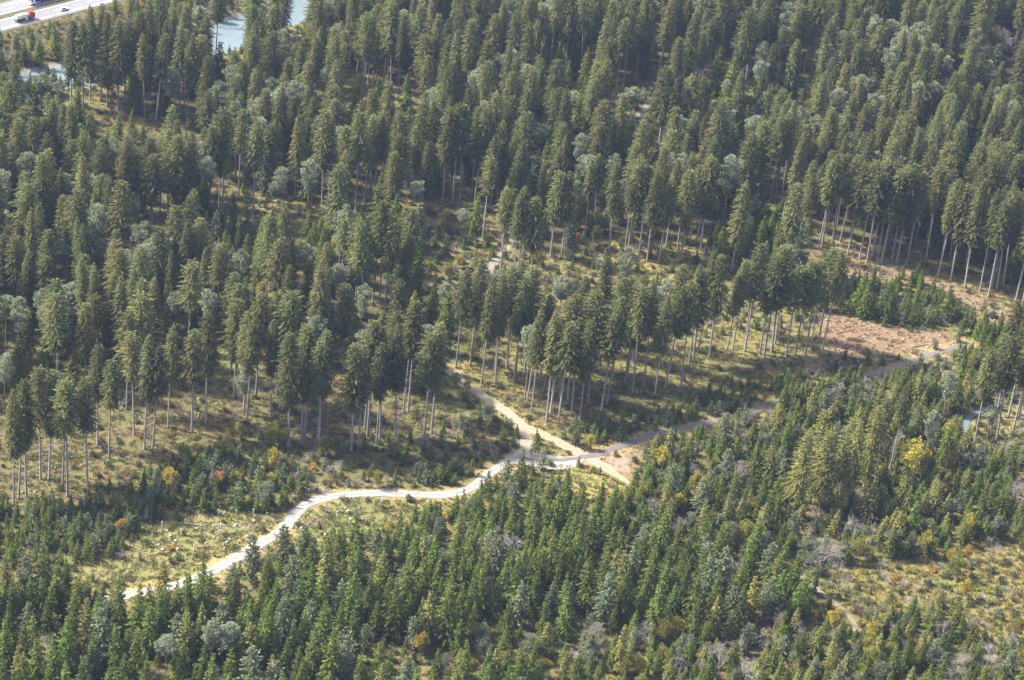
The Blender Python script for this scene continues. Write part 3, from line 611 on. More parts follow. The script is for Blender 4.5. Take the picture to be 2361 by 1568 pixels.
def ribbon(name, L_, w, lift, material, wob=0.2, zf=None, nseg=6):
    r = np.random.default_rng(len(name)); V = []; F = []; UV = []
    n = len(L_); k = nseg + 1
    for i in range(n):
        d = L_[min(i + 1, n - 1)] - L_[max(i - 1, 0)]; d = d / np.linalg.norm(d); nn = np.array([-d[1], d[0]])
        tp = min(1.0, .12 + (n - 1 - i) / 9) if name == 'dirt_track' else 1.0      # the spur runs out in the grass
        wl = (w / 2 + r.normal(0, wob)) * tp; wr = (w / 2 + r.normal(0, wob)) * tp
        for j in range(k):
            q = j / nseg; p = L_[i] + nn * (-wl + (wl + wr) * q)
            z = (float(hgt(p[0], p[1])) if zf is None else zf) + lift + (0.05 * math.sin(math.pi * q) if zf is None else 0)
            V.append((p[0], p[1], z)); UV.append((q, i / 10))
    for i in range(n - 1):
        for j in range(nseg): F.append((i * k + j, i * k + j + 1, (i + 1) * k + j + 1, (i + 1) * k + j))
    me = bpy.data.meshes.new(name); me.from_pydata(V, [], F); uvl = me.uv_layers.new(name='UVMap')
    li = np.empty(len(me.loops), np.int32); me.loops.foreach_get('vertex_index', li)
    uvl.data.foreach_set('uv', np.array(UV, np.float32)[li].ravel()); me.materials.append(material)
    me.polygons.foreach_set('use_smooth', np.ones(len(F), bool))
    if me.polygons[0].normal.z < 0: me.flip_normals()
    return tag(obj(name, me), kind='structure')
def dense(L_, step=2.0):
    d = np.r_[0, np.cumsum(np.linalg.norm(np.diff(L_, axis=0), axis=1))]; t = np.arange(0, d[-1], step)
    return np.stack([np.interp(t, d, L_[:, 0]), np.interp(t, d, L_[:, 1])], 1)
ribbon('gravel_road', dense(ROAD), 3.7, .10, gravel('pale_gravel', (.27, .262, .25), (.165, .157, .145), (.17, .16, .13)))
ribbon('forest_track', dense(UPTRACK), 3.8, .085, gravel('brown_gravel', (.27, .24, .185), (.19, .165, .125), (.25, .20, .09)))
ribbon('far_track', dense(FARTRACK), 3.0, .085, gravel('far_gravel', (.18, .165, .145), (.13, .12, .095), (.22, .19, .09)))
ribbon('side_road', dense(EASTROAD), 2.7, .115, gravel('grey_gravel', (.135, .125, .12), (.095, .088, .084), (.12, .105, .07)))
ribbon('dirt_track', dense(DIRT), 4.2, .065, gravel('brown_dirt', (.30, .235, .165), (.22, .165, .115), (.22, .175, .10)))
ribbon('footpath', dense(LOWTRACK), 2.0, .08, gravel('path_gravel', (.175, .155, .115), (.135, .12, .08), (.14, .125, .05)))
# pale gravel spread beside the junction
def patch(name, poly, lift, material, wob=.5):
    pts = [np.array(G(a, b_)) for a, b_ in poly]; r = np.random.default_rng(3); D = []
    for i in range(len(pts)):
        a, b_ = pts[i], pts[(i + 1) % len(pts)]; k = max(2, int(np.linalg.norm(b_ - a) / 1.2))
        for j in range(k): D.append(a + (b_ - a) * j / k + r.normal(0, wob * .5, 2))
    c0 = np.mean(D, axis=0); V = [(c0[0], c0[1], float(hgt(*c0)) + lift)]; F = []; n = len(D)
    for s_ in (.5, 1.0):
        for p in D: q = c0 + (p - c0) * s_; V.append((q[0], q[1], float(hgt(q[0], q[1])) + lift))
    for i in range(n):
        j = (i + 1) % n; F += [(0, 1 + i, 1 + j), (1 + i, 1 + n + i, 1 + n + j, 1 + j)]
    me = bpy.data.meshes.new(name); me.from_pydata(V, [], F); me.materials.append(material); me.uv_layers.new(name='UVMap')
    if me.polygons[0].normal.z < 0: me.flip_normals()
    return tag(obj(name, me), kind='structure')
patch('gravel_patch', [(1196, 1034), (1232, 1046), (1300, 1054), (1342, 1052), (1350, 1064), (1322, 1079), (1290, 1084), (1240, 1077), (1184, 1068)], .14, gravel('patch_gravel', (.30, .28, .255), (.20, .185, .165)))
patch('dirt_patch', [(1322, 1046), (1370, 1042), (1420, 1040), (1450, 1060), (1452, 1090), (1420, 1086), (1370, 1072), (1330, 1062)], .045, gravel('red_dirt', (.27, .18, .12), (.20, .145, .10)))

# ------------------------------------------------------------------ river and stream
def water_mat(name, base, rough):
    M = bpy.data.materials.new(name); M.use_nodes = True; nt = M.node_tree; N = nt.nodes; L = nt.links; b = N['Principled BSDF']
    b.inputs['Roughness'].default_value = rough; b.inputs['IOR'].default_value = 1.33
    tc = N.new('ShaderNodeTexCoord'); no = N.new('ShaderNodeTexNoise'); no.inputs['Scale'].default_value = .9; no.inputs['Detail'].default_value = 4; L.new(tc.outputs['Object'], no.inputs['Vector'])
    bp = N.new('ShaderNodeBump'); bp.inputs['Strength'].default_value = .35; bp.inputs['Distance'].default_value = .12; L.new(no.outputs[0], bp.inputs['Height']); L.new(bp.outputs[0], b.inputs['Normal'])
    n2 = N.new('ShaderNodeTexNoise'); n2.inputs['Scale'].default_value = .15; L.new(tc.outputs['Object'], n2.inputs['Vector'])
    x = N.new('ShaderNodeMix'); x.data_type = 'RGBA'; L.new(n2.outputs[0], x.inputs[0]); x.inputs[6].default_value = (*base, 1); x.inputs[7].default_value = (*[v * 1.25 for v in base], 1); L.new(x.outputs[2], b.inputs['Base Color'])
    return M
ribbon('river', dense(RIVER, 4), 24.0, 0.0, water_mat('river_water', (.115, .15, .168), .3), .0, -1.2)
ribbon('stream', dense(STREAM, 2), 2.2, 0.0, water_mat('stream_water', (.10, .125, .14), .3), .0, -.45)

# ------------------------------------------------------------------ motorway
MZ = 1.6
def strip_mesh(name, rects, z, material):
    V = []; F = []
    for u0_, u1_, v0, v1 in rects:
        k = max(1, int((u1_ - u0_) / 20))
        for i in range(k):
            n = len(V); a = u0_ + (u1_ - u0_) * i / k; e = u0_ + (u1_ - u0_) * (i + 1) / k
            for (u, v) in ((a, v0), (a, v1), (e, v1), (e, v0)): x, y = MW(u, v); V.append((x, y, z))
            F.append((n, n + 1, n + 2, n + 3))
    me = bpy.data.meshes.new(name); me.from_pydata(V, [], F); me.materials.append(MATS[material] if isinstance(material, str) else material)
    if me.polygons[0].normal.z < 0: me.flip_normals()
    return me
for nm, sg in (('motorway_carriageway', 1), ('motorway_carriageway', -1)):
    lo, hi = (1.9, 13.4) if sg > 0 else (-13.4, -1.9)
    tag(obj(nm, strip_mesh(nm, [(-160, 330, lo, hi)], MZ + .06, 'motorway_asphalt')), kind='structure')
    lines = [(-160, 330, sg * 2.5 - .12, sg * 2.5 + .12), (-160, 330, sg * 10.3 - .14, sg * 10.3 + .14)]
    lines += [(u, u + 6, sg * 6.3 - .1, sg * 6.3 + .1) for u in range(-156, 325, 18)]
    tag(obj('road_markings', strip_mesh('road_markings', lines, MZ + .066, 'road_paint')), kind='structure')
def guard_rail(v, label):
    root = bpy.data.objects.new('guard_rail', None); col.objects.link(root); x, y = MW(0, v); root.location = (x, y, MZ); root.rotation_euler[2] = math.atan2(mdir[1], mdir[0])
    tag(root, label, 'guard rail', 'guard rails along the motorway')
    B = MB()
    prof = [(0, .45), (.05, .5), (0, .56), (.05, .62), (0, .68), (0, .72), (-.03, .72), (-.03, .45)]
    n = 0
    for u in (-60, 240): B.V += [np.array((u, a, z)) for a, z in prof]
    for j in range(8): B.F.append((j, (j + 1) % 8, 8 + (j + 1) % 8, 8 + j)); B.T.append(1); B.MI.append(0)
    obj('rail', B.build('rail', ['steel']), root)
    Bp = MB(); Bp.box(-.06, .06, -.1, -.032, -.3, .70, bev=.01); pm = Bp.build('post', ['steel'])
    for u in range(-56, 240, 4): obj('post', pm, root, (u, 0, 0))
guard_rail(14.0, 'steel guard rail along the forest edge of the motorway')
guard_rail(-.9, 'steel guard rail on the median under the far lanes')
guard_rail(.9, 'steel guard rail on the median beside the near lanes')
guard_rail(-14.0, 'steel guard rail on the outer edge beyond the far lanes')

def wheel(parent, x, y, r=.5, w=.32):
    B = MB(); B.tube([(0, -w / 2, 0), (0, -w / 2 + .05, 0), (0, w / 2 - .05, 0), (0, w / 2, 0)], [r * .86, r, r, r * .86], 14)
    t = obj('wheel', B.build('wheel', ['tyre'], False), parent, (x, y, r))
    B = MB(); B.tube([(0, -w / 2 - .015, 0), (0, w / 2 + .015, 0)], [r * .5, r * .5], 10); obj('rim', B.build('rim', ['steel']), t)
def vehicle(name, px, py, v, heading, label, cat):
    gx_, gy_ = G(px, py, MZ); u, _ = road_uv(gx_, gy_); x, y = MW(u, v)
    o = bpy.data.objects.new(name, None); col.objects.link(o); o.location = (x, y, MZ + .066); o.rotation_euler[2] = math.atan2(mdir[1], mdir[0]) + (math.pi if heading < 0 else 0)
    return tag(o, label, cat)
def part(parent, name, mats, fn, smooth=False):
    B = MB(); fn(B); return obj(name, B.build(name, mats, smooth), parent)
# red and white tank lorry, heading along +x
t = vehicle('tanker_truck', 70, 54, 8.4, 1, 'tank lorry with red cab and white rounded tank on the motorway', 'lorry')
part(t, 'chassis', ['chassis'], lambda B: B.box(-4.6, 4.2, -1.1, 1.1, .55, 1.15, bev=.05))
part(t, 'tank', ['paint_white'], lambda B: B.tube([(x, 0, 2.25) for x in (-4.7, -4.55, -4.2, 1.3, 1.65, 1.8)], [.6, 1.05, 1.22, 1.22, 1.05, .6], 18), True)
part(t, 'tank_saddle', ['chassis'], lambda B: (B.box(-4.5, -4.1, -1.2, 1.2, 1.1, 1.9), B.box(-1.5, -1.2, -1.2, 1.2, 1.1, 1.9), B.box(.9, 1.2, -1.2, 1.2, 1.1, 1.9)))
cab = part(t, 'cab', ['paint_red'], lambda B: B.box(2.1, 4.5, -1.24, 1.24, .75, 3.15, bev=.18))
part(cab, 'windscreen', ['dark_glass'], lambda B: B.box(4.49, 4.53, -1.0, 1.0, 1.75, 2.7))
for sd in (-1, 1): part(cab, 'side_window', ['dark_glass'], lambda B: B.box(3.3, 4.2, sd * 1.235 - .02, sd * 1.235 + .02, 1.8, 2.6))
part(cab, 'wind_deflector', ['paint_red'], lambda B: B.box(2.3, 3.6, -1.0, 1.0, 3.15, 3.6, taper=.15, bev=.1))
for sd in (-1, 1):
    part(t, 'side_locker', ['paint_white'], lambda B: B.box(-.4, 1.0, sd * 1.0 - .22, sd * 1.0 + .22, .5, 1.3, bev=.04))
    for x in (-3.9, -2.6, 3.4): wheel(t, x, sd * 1.05)
# blue articulated lorry, heading the other way
t = vehicle('articulated_truck', 84, 11, -4.5, -1, 'articulated lorry with white cab pulling a blue trailer', 'lorry')
part(t, 'chassis', ['chassis'], lambda B: B.box(-13.0, 2.9, -1.0, 1.0, .6, 1.1, bev=.05))
cab = part(t, 'cab', ['paint_white'], lambda B: B.box(.7, 3.0, -1.25, 1.25, .5, 3.5, bev=.2))
part(cab, 'windscreen', ['dark_glass'], lambda B: B.box(2.99, 3.03, -1.05, 1.05, 1.9, 2.75))
for sd in (-1, 1): part(cab, 'side_window', ['dark_glass'], lambda B: B.box(1.8, 2.7, sd * 1.245 - .02, sd * 1.245 + .02, 1.9, 2.65))
part(cab, 'wind_deflector', ['paint_white'], lambda B: B.box(.7, 2.0, -1.1, 1.1, 3.5, 3.95, taper=.2, bev=.1))
part(t, 'trailer', ['paint_blue'], lambda B: B.box(-13.3, .15, -1.27, 1.27, 1.15, 4.0, bev=.06))
for sd in (-1, 1):
    part(t, 'side_skirt', ['paint_white'], lambda B: B.box(-2.0, .7, sd * 1.15 - .06, sd * 1.15 + .06, .45, 1.1, bev=.02))
    for x in (-11.5, -10.2, -8.9, -1.3, 2.2): wheel(t, x, sd * 1.05)
# white car
t = vehicle('car', 153, 27, 8.4, 1, 'white hatchback car driving behind the bare roadside trees', 'car')
def car_body(B):
    prof = [(-2.05, .35), (2.1, .35), (2.15, .7), (1.95, .85), (1.0, .98), (-2.0, 1.0), (-2.12, .7)]
    for sd in (-.86, .86): B.V += [np.array((x, sd, z)) for x, z in prof]
    k = 7
    for j in range(k): B.F.append((j, (j + 1) % k, k + (j + 1) % k, k + j))
    B.F.append(tuple(reversed(range(k)))); B.F.append(tuple(range(k, 2 * k))); B.T += [1] * 9; B.MI += [0] * 9
def car_cabin(B, y=.74, sh=0):
    prof = [(1.0, .975), (.25, 1.45), (-1.35, 1.47), (-1.95, .995)]
    for sd in (-1, 1):
        for x, z in prof: B.V.append(np.array((x, sd * (y - (.12 if z > 1.2 else 0)), z)))
    for j in range(3): B.F.append((j, j + 1, 4 + j + 1, 4 + j))
    B.F.append((3, 2, 1, 0)); B.F.append((4, 5, 6, 7)); B.T += [1] * 5; B.MI += [0] * 5
body = part(t, 'body', ['paint_white'], car_body)
part(t, 'windows', ['dark_glass'], car_cabin)
part(t, 'roof', ['paint_white'], lambda B: B.box(-1.3, .2, -.62, .62, 1.455, 1.5, bev=.02))
for sd in (-1, 1):
    part(body, 'headlight', ['paint_white'], lambda B: B.box(2.05, 2.16, sd * .62 - .14, sd * .62 + .14, .62, .74))
    for x in (-1.3, 1.35): wheel(t, x, sd * .8, .32, .2)

# ------------------------------------------------------------------ planting: gather every tree, shrub and tuft, then make objects
class Place:
    def __init__(s): s.rows = []
    def add(s, x, y, h, var, label=None, group=None, prio=0): s.rows.append((x, y, h, var, label, group, prio))
TALLS, POLES, YOUNGS, PINES, SHRUBS = Place(), Place(), Place(), Place(), Place()
occ = {}
def near(x, y, d, key):
    g = occ.setdefault(key, {}); cx, cy = int(x // 3), int(y // 3); k = int(d // 3) + 1
    for i in range(cx - k, cx + k + 1):
        for j in range(cy - k, cy + k + 1):
            for (a, b_) in g.get((i, j), ()):
                if (a - x) ** 2 + (b_ - y) ** 2 < d * d: return True
    return False
def put(x, y, key): occ.setdefault(key, {}).setdefault((int(x // 3), int(y // 3)), []).append((x, y))

# single tall spruces whose foot can be seen in the photograph
FEET = """32,1164 43,1150 61,1145 94,1105 113,1105 156,1145 202,1119 144,1122 251,1057 225,1025 309,1003 333,1036 352,1035 387,986 442,996 475,975 568,978 573,956 625,958 540,918 590,916 563,943 666,1030
695,1010 702,1011 737,1026 733,1013 432,850 533,856 545,886 638,910 657,923 735,851 328,926 292,943 810,1043 827,1030 841,990 847,1005 868,1023 876,1006 911,1006 930,951 941,948 978,1008 995,1000 860,698 875,701 888,715 941,700
1110,885 1142,883 1140,860 1051,848 1084,841 1168,850 1184,880 1190,860 1210,853 1214,933 1225,951 1260,971 1270,950 1287,976 1290,916 1309,921 1316,960 1337,968 1356,926 1387,946 1399,933 1410,873 1440,883 1446,870 1458,906 1484,893 1510,910 1534,895 1570,892
1182,651 1194,641 1154,623 1225,651 1269,593 1294,595 1405,576 1442,566 1448,576 1492,603 1519,603 1562,576 1570,600 1113,548 1590,566 1604,561 1616,572 1535,570 1475,580
1589,840 1598,834 1609,813 1635,823 1674,818 1689,813 1717,810 1752,816 1761,825 1779,811 1787,793 1812,823 1832,818 1856,820 1872,790 1887,788 1896,806
1887,573 1895,570 1919,561 1937,558 1954,588 1982,596 1999,605 2012,590 2022,603 2032,606 2041,570 2057,598 2067,608 2091,606 2136,595 2162,638 2166,623 2192,646 2224,663 2259,670 2279,683 2286,663 2298,666 2314,655 2341,696 2356,710
163,247 192,257 208,230 233,233 248,247 272,253 286,237 334,277 360,277 413,267 430,283 452,283 348,525 387,513 483,497 505,490 513,487 550,450 583,503 742,483 757,483 497,137
817,230 834,243 845,237 882,203 890,203 902,213 917,233 954,220 1077,230 1267,167 1302,173 1339,167 1362,163 1415,243 1514,197 1437,200 1539,153 1517,363 820,490 839,473 860,467 877,470 1020,467 1044,467 1060,470 1094,470 1115,520 1684,173 1644,170 1854,167 1871,173 1777,463 1784,463 1804,450
2284,1003 2296,1023 2247,1020 2334,1000 2350,965 2017,1115 2052,1078 1830,1190 1890,1178 1951,1175 1868,1160 1925,1150 1990,1130 2325,960 2300,945 2361,1000"""
def stand_of(px, py):
    if py > 1040 and px > 1700 or px > 2200 and py > 900: return 'among the mixed young growth south of the side road'
    if 1030 <= px <= 1910 and 760 < py < 985: return 'in the grove between the forest track and the side road'
    if 830 <= px <= 960 and 690 < py < 720: return 'in the small clump above the shrubby dale'
    if 1100 <= px <= 1640 and 540 < py <= 660: return 'scattered on the strip of dry grass behind the grove'
    if px > 1840 and 540 < py < 720: return 'in the front row above the felled strip'
    if py < 300 and px < 760: return 'in the stand beside the river'
    if py > 835 and px < 1030: return 'on the open floor of the stand above the gravel road'
    if px < 760: return 'in the dense wood between the river and the open stand'
    if px < 1500: return 'in the dense wood beside the forest track'
    return 'in the dense wood uphill of the felled strip'
for tok in FEET.split():
    a, b_ = map(float, tok.split(',')); x, y = G(a, b_)
    h = rng.uniform(36, 42) if b_ < 1060 or a < 300 else rng.uniform(29, 34)
    if 1100 < a < 1640 and 540 < b_ < 660: h *= .92
    sunny = a in (1830, 1890, 1868, 1925, 1951, 1990)
    TALLS.add(x, y, h, 10 + int(a) % 2 if sunny else int(rng.choice([5, 9, 2])) if b_ < 260 and a < 300 and int(a) % 3 else int(rng.choice([0, 1, 3, 4, 6, 7, 3, 8])), None, None, 1); put(x, y, 'tall')
# pines: crown top row and foot row
PINE_XY = """68,187,277 95,170,290 137,183,283 393,157,277 402,175,283 623,180,262 743,163,250 603,8,100 297,460,560 645,387,490 627,420,487 1140,127,228 990,203,300 1243,223,297 1320,213,310 1447,203,300 1474,203,285 1240,290,400 1404,357,460 1414,417,530
955,420,533 937,390,470 1064,483,560 1327,307,420 1864,57,167 1927,73,170 2041,47,155 2207,97,190 2170,130,230 2137,190,290 1664,183,262 1740,143,260 2004,213,330 2018,222,332 1831,247,350 1870,267,370 2000,167,270 2234,307,390 2354,233,320
143,560,690 230,550,680 293,580,715 100,666,800 170,656,790 103,703,820 13,683,800 40,683,806 53,710,830 547,576,710 707,566,690 782,610,740 405,676,800 477,670,800 723,733,865 563,856,952 10,813,950 827,656,772 1020,650,765 1070,640,742 1114,620,722 1147,623,715
1210,753,921 1284,640,790 1434,570,700 1384,706,850 1524,646,790 834,763,880 854,756,880 2171,856,983 2127,946,1075 2271,933,1025 380,1468,1590 483,1435,1570 530,1435,1560"""
for tok in PINE_XY.split():
    a, tp, b_ = map(float, tok.split(',')); x, y = G(a, b_)
    PINES.add(x, y, float(np.clip(height_for(x, y, tp), 12, 32)), int(rng.integers(0, 5)), None, None, 1); put(x, y, 'tall')

BARE_AT = [(350, 1592, 10, 1, 'leafless bush-like tree beside the orange pine stem'), (497, 1598, 10, 3, 'leafless tree at the foot of the round pine'), (1192, 1328, 15, 0, 'tall leafless tree standing out of the dark fir wood'),
        (1150, 1300, 11, 1, 'lower leafless tree next to the tall leafless one'), (1384, 1512, 11, 1, 'wide leafless tree beside the yellow-green larch'), (1480, 1490, 10, 3, 'leafless tree just past the yellow-green larch'), (1684, 1330, 10, 1, 'leafless grey tree behind the golden conifer'),
        (1660, 1570, 13, 1, 'broad silver-grey leafless tree in the lower thicket'), (1712, 1585, 12, 2, 'silver-grey leafless tree in the lower thicket beside its broader twin'), (2190, 1560, 12, 1, 'round leafless tree below the golden clearing'), (2272, 1540, 10, 3, 'smaller leafless tree beside the round leafless one'),
        (1754, 1500, 9, 3, 'leafless tree in front of the golden conifer'), (1560, 1240, 9, 3, 'grey leafless tree among the fir wood edge'), (1705, 1140, 14, 2, 'slender leafless tree before the sunlit tall spruces'), (2335, 1180, 15, 2, 'leafless tree at the dark spruce clump'),
        (1940, 1050, 13, 2, 'leafless tree between side road and sunlit spruces'), (1610, 1120, 9, 1, 'leafless tree in mixed wood beside the junction glade'), (2300, 150, 20, 2, 'tall leafless tree beside the far yellow tree'), (2335, 160, 20, 0, 'leafless tree at the far end of the yellow trees'),
        (2260, 170, 18, 2, 'leafless tree under the far yellow trees'), (480, 60, 14, 1, 'brown leafless tree on the far river bank'), (540, 35, 13, 0, 'brown leafless tree above the open river reach'), (600, 30, 13, 1, 'brown leafless tree between the two open river reaches'), (690, 690 - 0, 10, 3, 'leafless tree beside the half-grown stand'),
        (572, 720, 12, 2, 'leafless tree beside the pale pine inside the wood'), (20, 170, 12, 1, 'leafless tree below the motorway bank')]
BIRCH_AT = [(1941, 1250, 11, 'pale birch stem beside the round dark spruce'), (1962, 1256, 11, 'leaning pale birch stem in the leafless group'), (1985, 1262, 10, 'thin pale birch stem at the edge of the leafless group'), (2004, 1258, 10, 'outermost pale birch stem of the leafless group')]
AUTUMN_AT = [(650, 1020, 10.5, 2, 'large yellow-green round tree beside a pale spruce stem'), (548, 998, 4, 0, 'small yellow bush-tree on the open stand floor'), (508, 1126, 7, 1, 'orange-leaved birch rising from the thicket above the shelters'), (546, 1118, 5, 0, 'yellow small tree next to the orange birch'),
        (625, 1128, 6, 0, 'bright yellow round tree above the gravel road bend'), (281, 1236, 7, 1, 'orange birch at the corner of planted clearing'), (260, 1383, 4, 0, 'yellow bush at the end of the visible gravel road'), (668, 1090, 4, 1, 'small orange tree above the bright yellow one'), (720, 1090, 4, 1, 'small orange tree in the scrub above the road bend'),
        (1357, 1035, 5.5, 0, 'golden tree beside the side road at the junction'), (1738, 922, 4, 0, 'small yellow tree in the sapling belt'), (1761, 928, 4.5, 1, 'small orange tree in the sapling belt'), (1032, 1205, 5.5, 0, 'yellow tree at the fir wood edge below the road'), (900, 1236, 6, 0, 'yellow tree on the grassy road bend'),
        (1048, 895, 6, 2, 'yellow-green tree where the forest track enters the wood'), (1076, 905, 5, 0, 'yellow bush beside the forest track entrance'), (1180, 800, 13, 2, 'yellow-green tree inside the grove'), (1090, 830, 12, 2, 'lime tree at the track side of the grove'),
        (2100, 1105, 15, 0, 'large yellow tree in the shade of the tall pale pine'), (2085, 1080, 11, 2, 'yellow-green tree beside the large yellow one'), (2226, 120, 17, 0, 'far yellow tree above the dense wood'), (2280, 140, 17, 0, 'far yellow tree beside leafless stems'), (2191, 1300, 5.5, 0, 'bright yellow small tree at the golden clearing'),
        (2230, 1290, 6, 1, 'orange bush-tree at the golden clearing'), (1470, 1560, 8, 0, 'yellow-green tree beside the leafless lower trees'), (1530, 1490, 9, 2, 'lime tree in the lower mixed wood'), (1560, 1475, 8, 0, 'yellow tree in the lower mixed wood'), (1400, 1610, 8, 0, 'golden round tree below the yellow-green larch'),
        (1715, 1255, 9, 2, 'yellow-green round tree in the east mixed wood'), (1590, 1230, 8, 3, 'silver willow in the fir wood'), (1020, 1330, 10, 3, 'silver round willow in the fir wood'), (1432, 1340, 9, 3, 'pale willow among the dark firs'), (1105, 1500, 10, 3, 'grey-green willow in the lower fir wood'), (825, 1420, 10, 3, 'pale willow at the lower fir wood'),
        (1220, 1520, 9, 3, 'blue-grey round willow beside the grassy gap'), (1850, 1290, 8, 3, 'grey-green willow beside the ivy snag'), (1865, 1320, 8, 3, 'pale willow at the foot of ivy snag'), (1090, 1560, 6, 2, 'lime bush-tree at the grassy gap'), (1516, 1160, 6, 2, 'lime tree beside the junction glade'), (1600, 1130, 7, 0, 'golden tree in the mixed wood'),
        (2355, 1545, 9, 2, 'yellow-green tree at the lower thicket end'), (1330, 560, 5, 1, 'orange bush on the dry strip'), (1670, 530, 5, 0, 'yellow bush at the fir patch'), (1850, 530, 5, 0, 'yellow bush behind the fir patch'), (1030, 640, 6, 2, 'yellow-green bush in the shrubby dale'), (1060, 620, 6, 0, 'yellow bush in the shrubby dale'),
        (607, 690, 8, 0, 'pale yellow tree beside the half-grown stand'), (630, 740, 7, 0, 'yellow tree inside the wood'), (1800, 170, 6, 0, 'far small yellow tree in the glade'), (436, 300, 6, 2, 'yellow-green bush behind the river trees')]
LARCH_AT = [(1427, 1552, 17, 0, 1.0, 'tall yellow-green larch above the leafless trees'), (1728, 1432, 16, 1, 1.15, 'golden-lit broad conifer beside the footpath'), (1715, 1120, 11, 0, .6, 'slender yellow larch in the east mixed wood')]
LANDMARKS = [(*G(q[0], q[1]), q[-1]) for q in BARE_AT + BIRCH_AT + AUTUMN_AT + LARCH_AT]
LANDMARKS += [(*G(1876, 1368), 'ivy-wrapped leafless tree'), (*G(1795, 552), 'tall pale dead trunk at the fir patch'), (*G(271, 991), 'broken pale trunk in the open stand'), (*G(537, 1013), 'thin leaning dead stem'),
              (*G(738, 1133), 'grey heap of branches at the road bend'), (*G(1660, 828), 'dark branch heap under the grove'), (*G(380, 968), 'dark branch row in the open stand'), (*G(262, 1045), 'dark branch heap among the stems'),
              (*G(2234, 966), 'little stream'), (*G(1206, 1044), 'junction of the gravel road and track'), (*G(1240, 1072), 'pale gravel patch at the junction'), (*G(70, 66), 'motorway rail beside the tank lorry')]
def beside(r, kind, limit):
    d = [(math.hypot(r[0] - q[0], r[1] - q[1]), q[2]) for q in LANDMARKS]; d = min(d)
    t = '%s near the %s' % (kind, d[1])
    return t if d[0] < limit and len(t.replace('-', ' ').split()) <= 16 else None

# things the photograph shows uncovered: no filling tree may stand so that it hides them
KEEP = []
for tok in PINE_XY.split():
    a, tp, b_ = map(float, tok.split(',')); lean = (a - 212) / 14000 * (b_ - tp)
    KEEP += [(a + lean * .9, tp + 10), (a + lean * .7, tp + .3 * (b_ - tp)), (a + lean * .5, tp + .5 * (b_ - tp))]
for tok in FEET.split():
    a, b_ = map(float, tok.split(',')); KEEP += [(a, b_ - 6), (a, b_ - 35), (a + (a - 212) / 14000 * 80, b_ - 75)]
for q in BARE_AT + BIRCH_AT + AUTUMN_AT + LARCH_AT:
    x, y = G(q[0], q[1])
    for f_ in (.45, .75, .95): KEEP.append(tuple(float(v) for v in P(x, y, q[2] * f_)[:2]))
for L_, rngs in ((ROAD, [(285, 1215)]), (UPTRACK, [(1076, 1220)]), (EASTROAD, [(1196, 1800), (1985, 2212)]), (DIRT, [(1200, 1440)]), (LOWTRACK, [(1825, 1960)])):
    for p in L_:
        a, b_, _ = P(p[0], p[1], 0.0)
        if any(lo < a < hi for lo, hi in rngs) and b_ > 880 or 2000 < a < 2212 and L_ is EASTROAD: KEEP.append((float(a), float(b_)))
KEEP += [(1140, 606), (1155, 595), (1463, 277), (1455, 287), (1468, 270), (1240, 497), (670, 20), (690, 30), (680, 45), (535, 60), (540, 80), (528, 92), (508, 115), (127, 175), (20, 100), (60, 95), (100, 85), (140, 75), (20, 125), (70, 120), (110, 110), (230, 45), (280, 30), (330, 20), (240, 65), (300, 50), (390, 15),
         (860, 205), (930, 215), (840, 215), (1540, 205), (1520, 195), (1640, 180), (1620, 165), (1500, 352), (1515, 345), (600, 480), (640, 490), (570, 420), (680, 450), (1050, 450), (1000, 480), (1085, 440), (700, 800), (500, 800), (470, 810), (530, 795),
         (2230, 960), (2240, 953), (1876, 1360), (1885, 1310), (1890, 1240), (1900, 1215), (70, 45), (60, 50), (85, 45), (90, 10), (110, 5), (153, 22), (30, 30), (30, 65), (200, 20), (250, 10), (120, 30), (40, 60), (100, 50), (130, 40), (180, 30), (220, 15), (150, 35), (10, 70), (170, 20), (285, 5)]
KEEP += [(a, b_) for a in range(1340, 1650, 28) for b_ in (560, 585, 610, 635) if inside(np.array([a]), np.array([b_]), [(1340, 575), (1460, 570), (1640, 520), (1650, 560), (1600, 610), (1560, 640), (1500, 640)])[0]]
KEEP += [(a, b_) for a in range(1900, 2210, 30) for b_ in (750, 775, 800, 825, 850)] + [(a, 575 + (a - 1860) * .3) for a in range(1860, 2361, 25)]
for lo, hi, y0, y1, st in ((800, 965, 200, 240, 27), (1595, 1740, 150, 185, 25), (1495, 1585, 185, 212, 25), (1730, 1850, 180, 225, 28), (560, 740, 472, 500, 28), (905, 1100, 440, 490, 28), (985, 1190, 560, 690, 32), (1330, 1420, 575, 600, 25), (440, 620, 785, 830, 28), (190, 440, 262, 292, 32)):
    KEEP += [(a + (b_ % 2) * 9, b_) for a in range(lo, hi, st) for b_ in range(y0, y1, 20)]
KEEP = np.array(KEEP)
def hides(x, y, h, rad, cbf):
    bx, by, c = P(x, y, 0.0); tx, ty, _ = P(x, y, h); hw = rad * F_PX / c
    q = (by - KEEP[:, 1]) / (by - ty)                    # 0 at the foot, 1 at the tip
    ax = bx + (tx - bx) * q; w = hw * np.clip((1.06 - q) * 2.2, 0, 1)
    return bool(np.any((q > cbf) & (q < 1.04) & (np.abs(KEEP[:, 0] - ax) < w)))
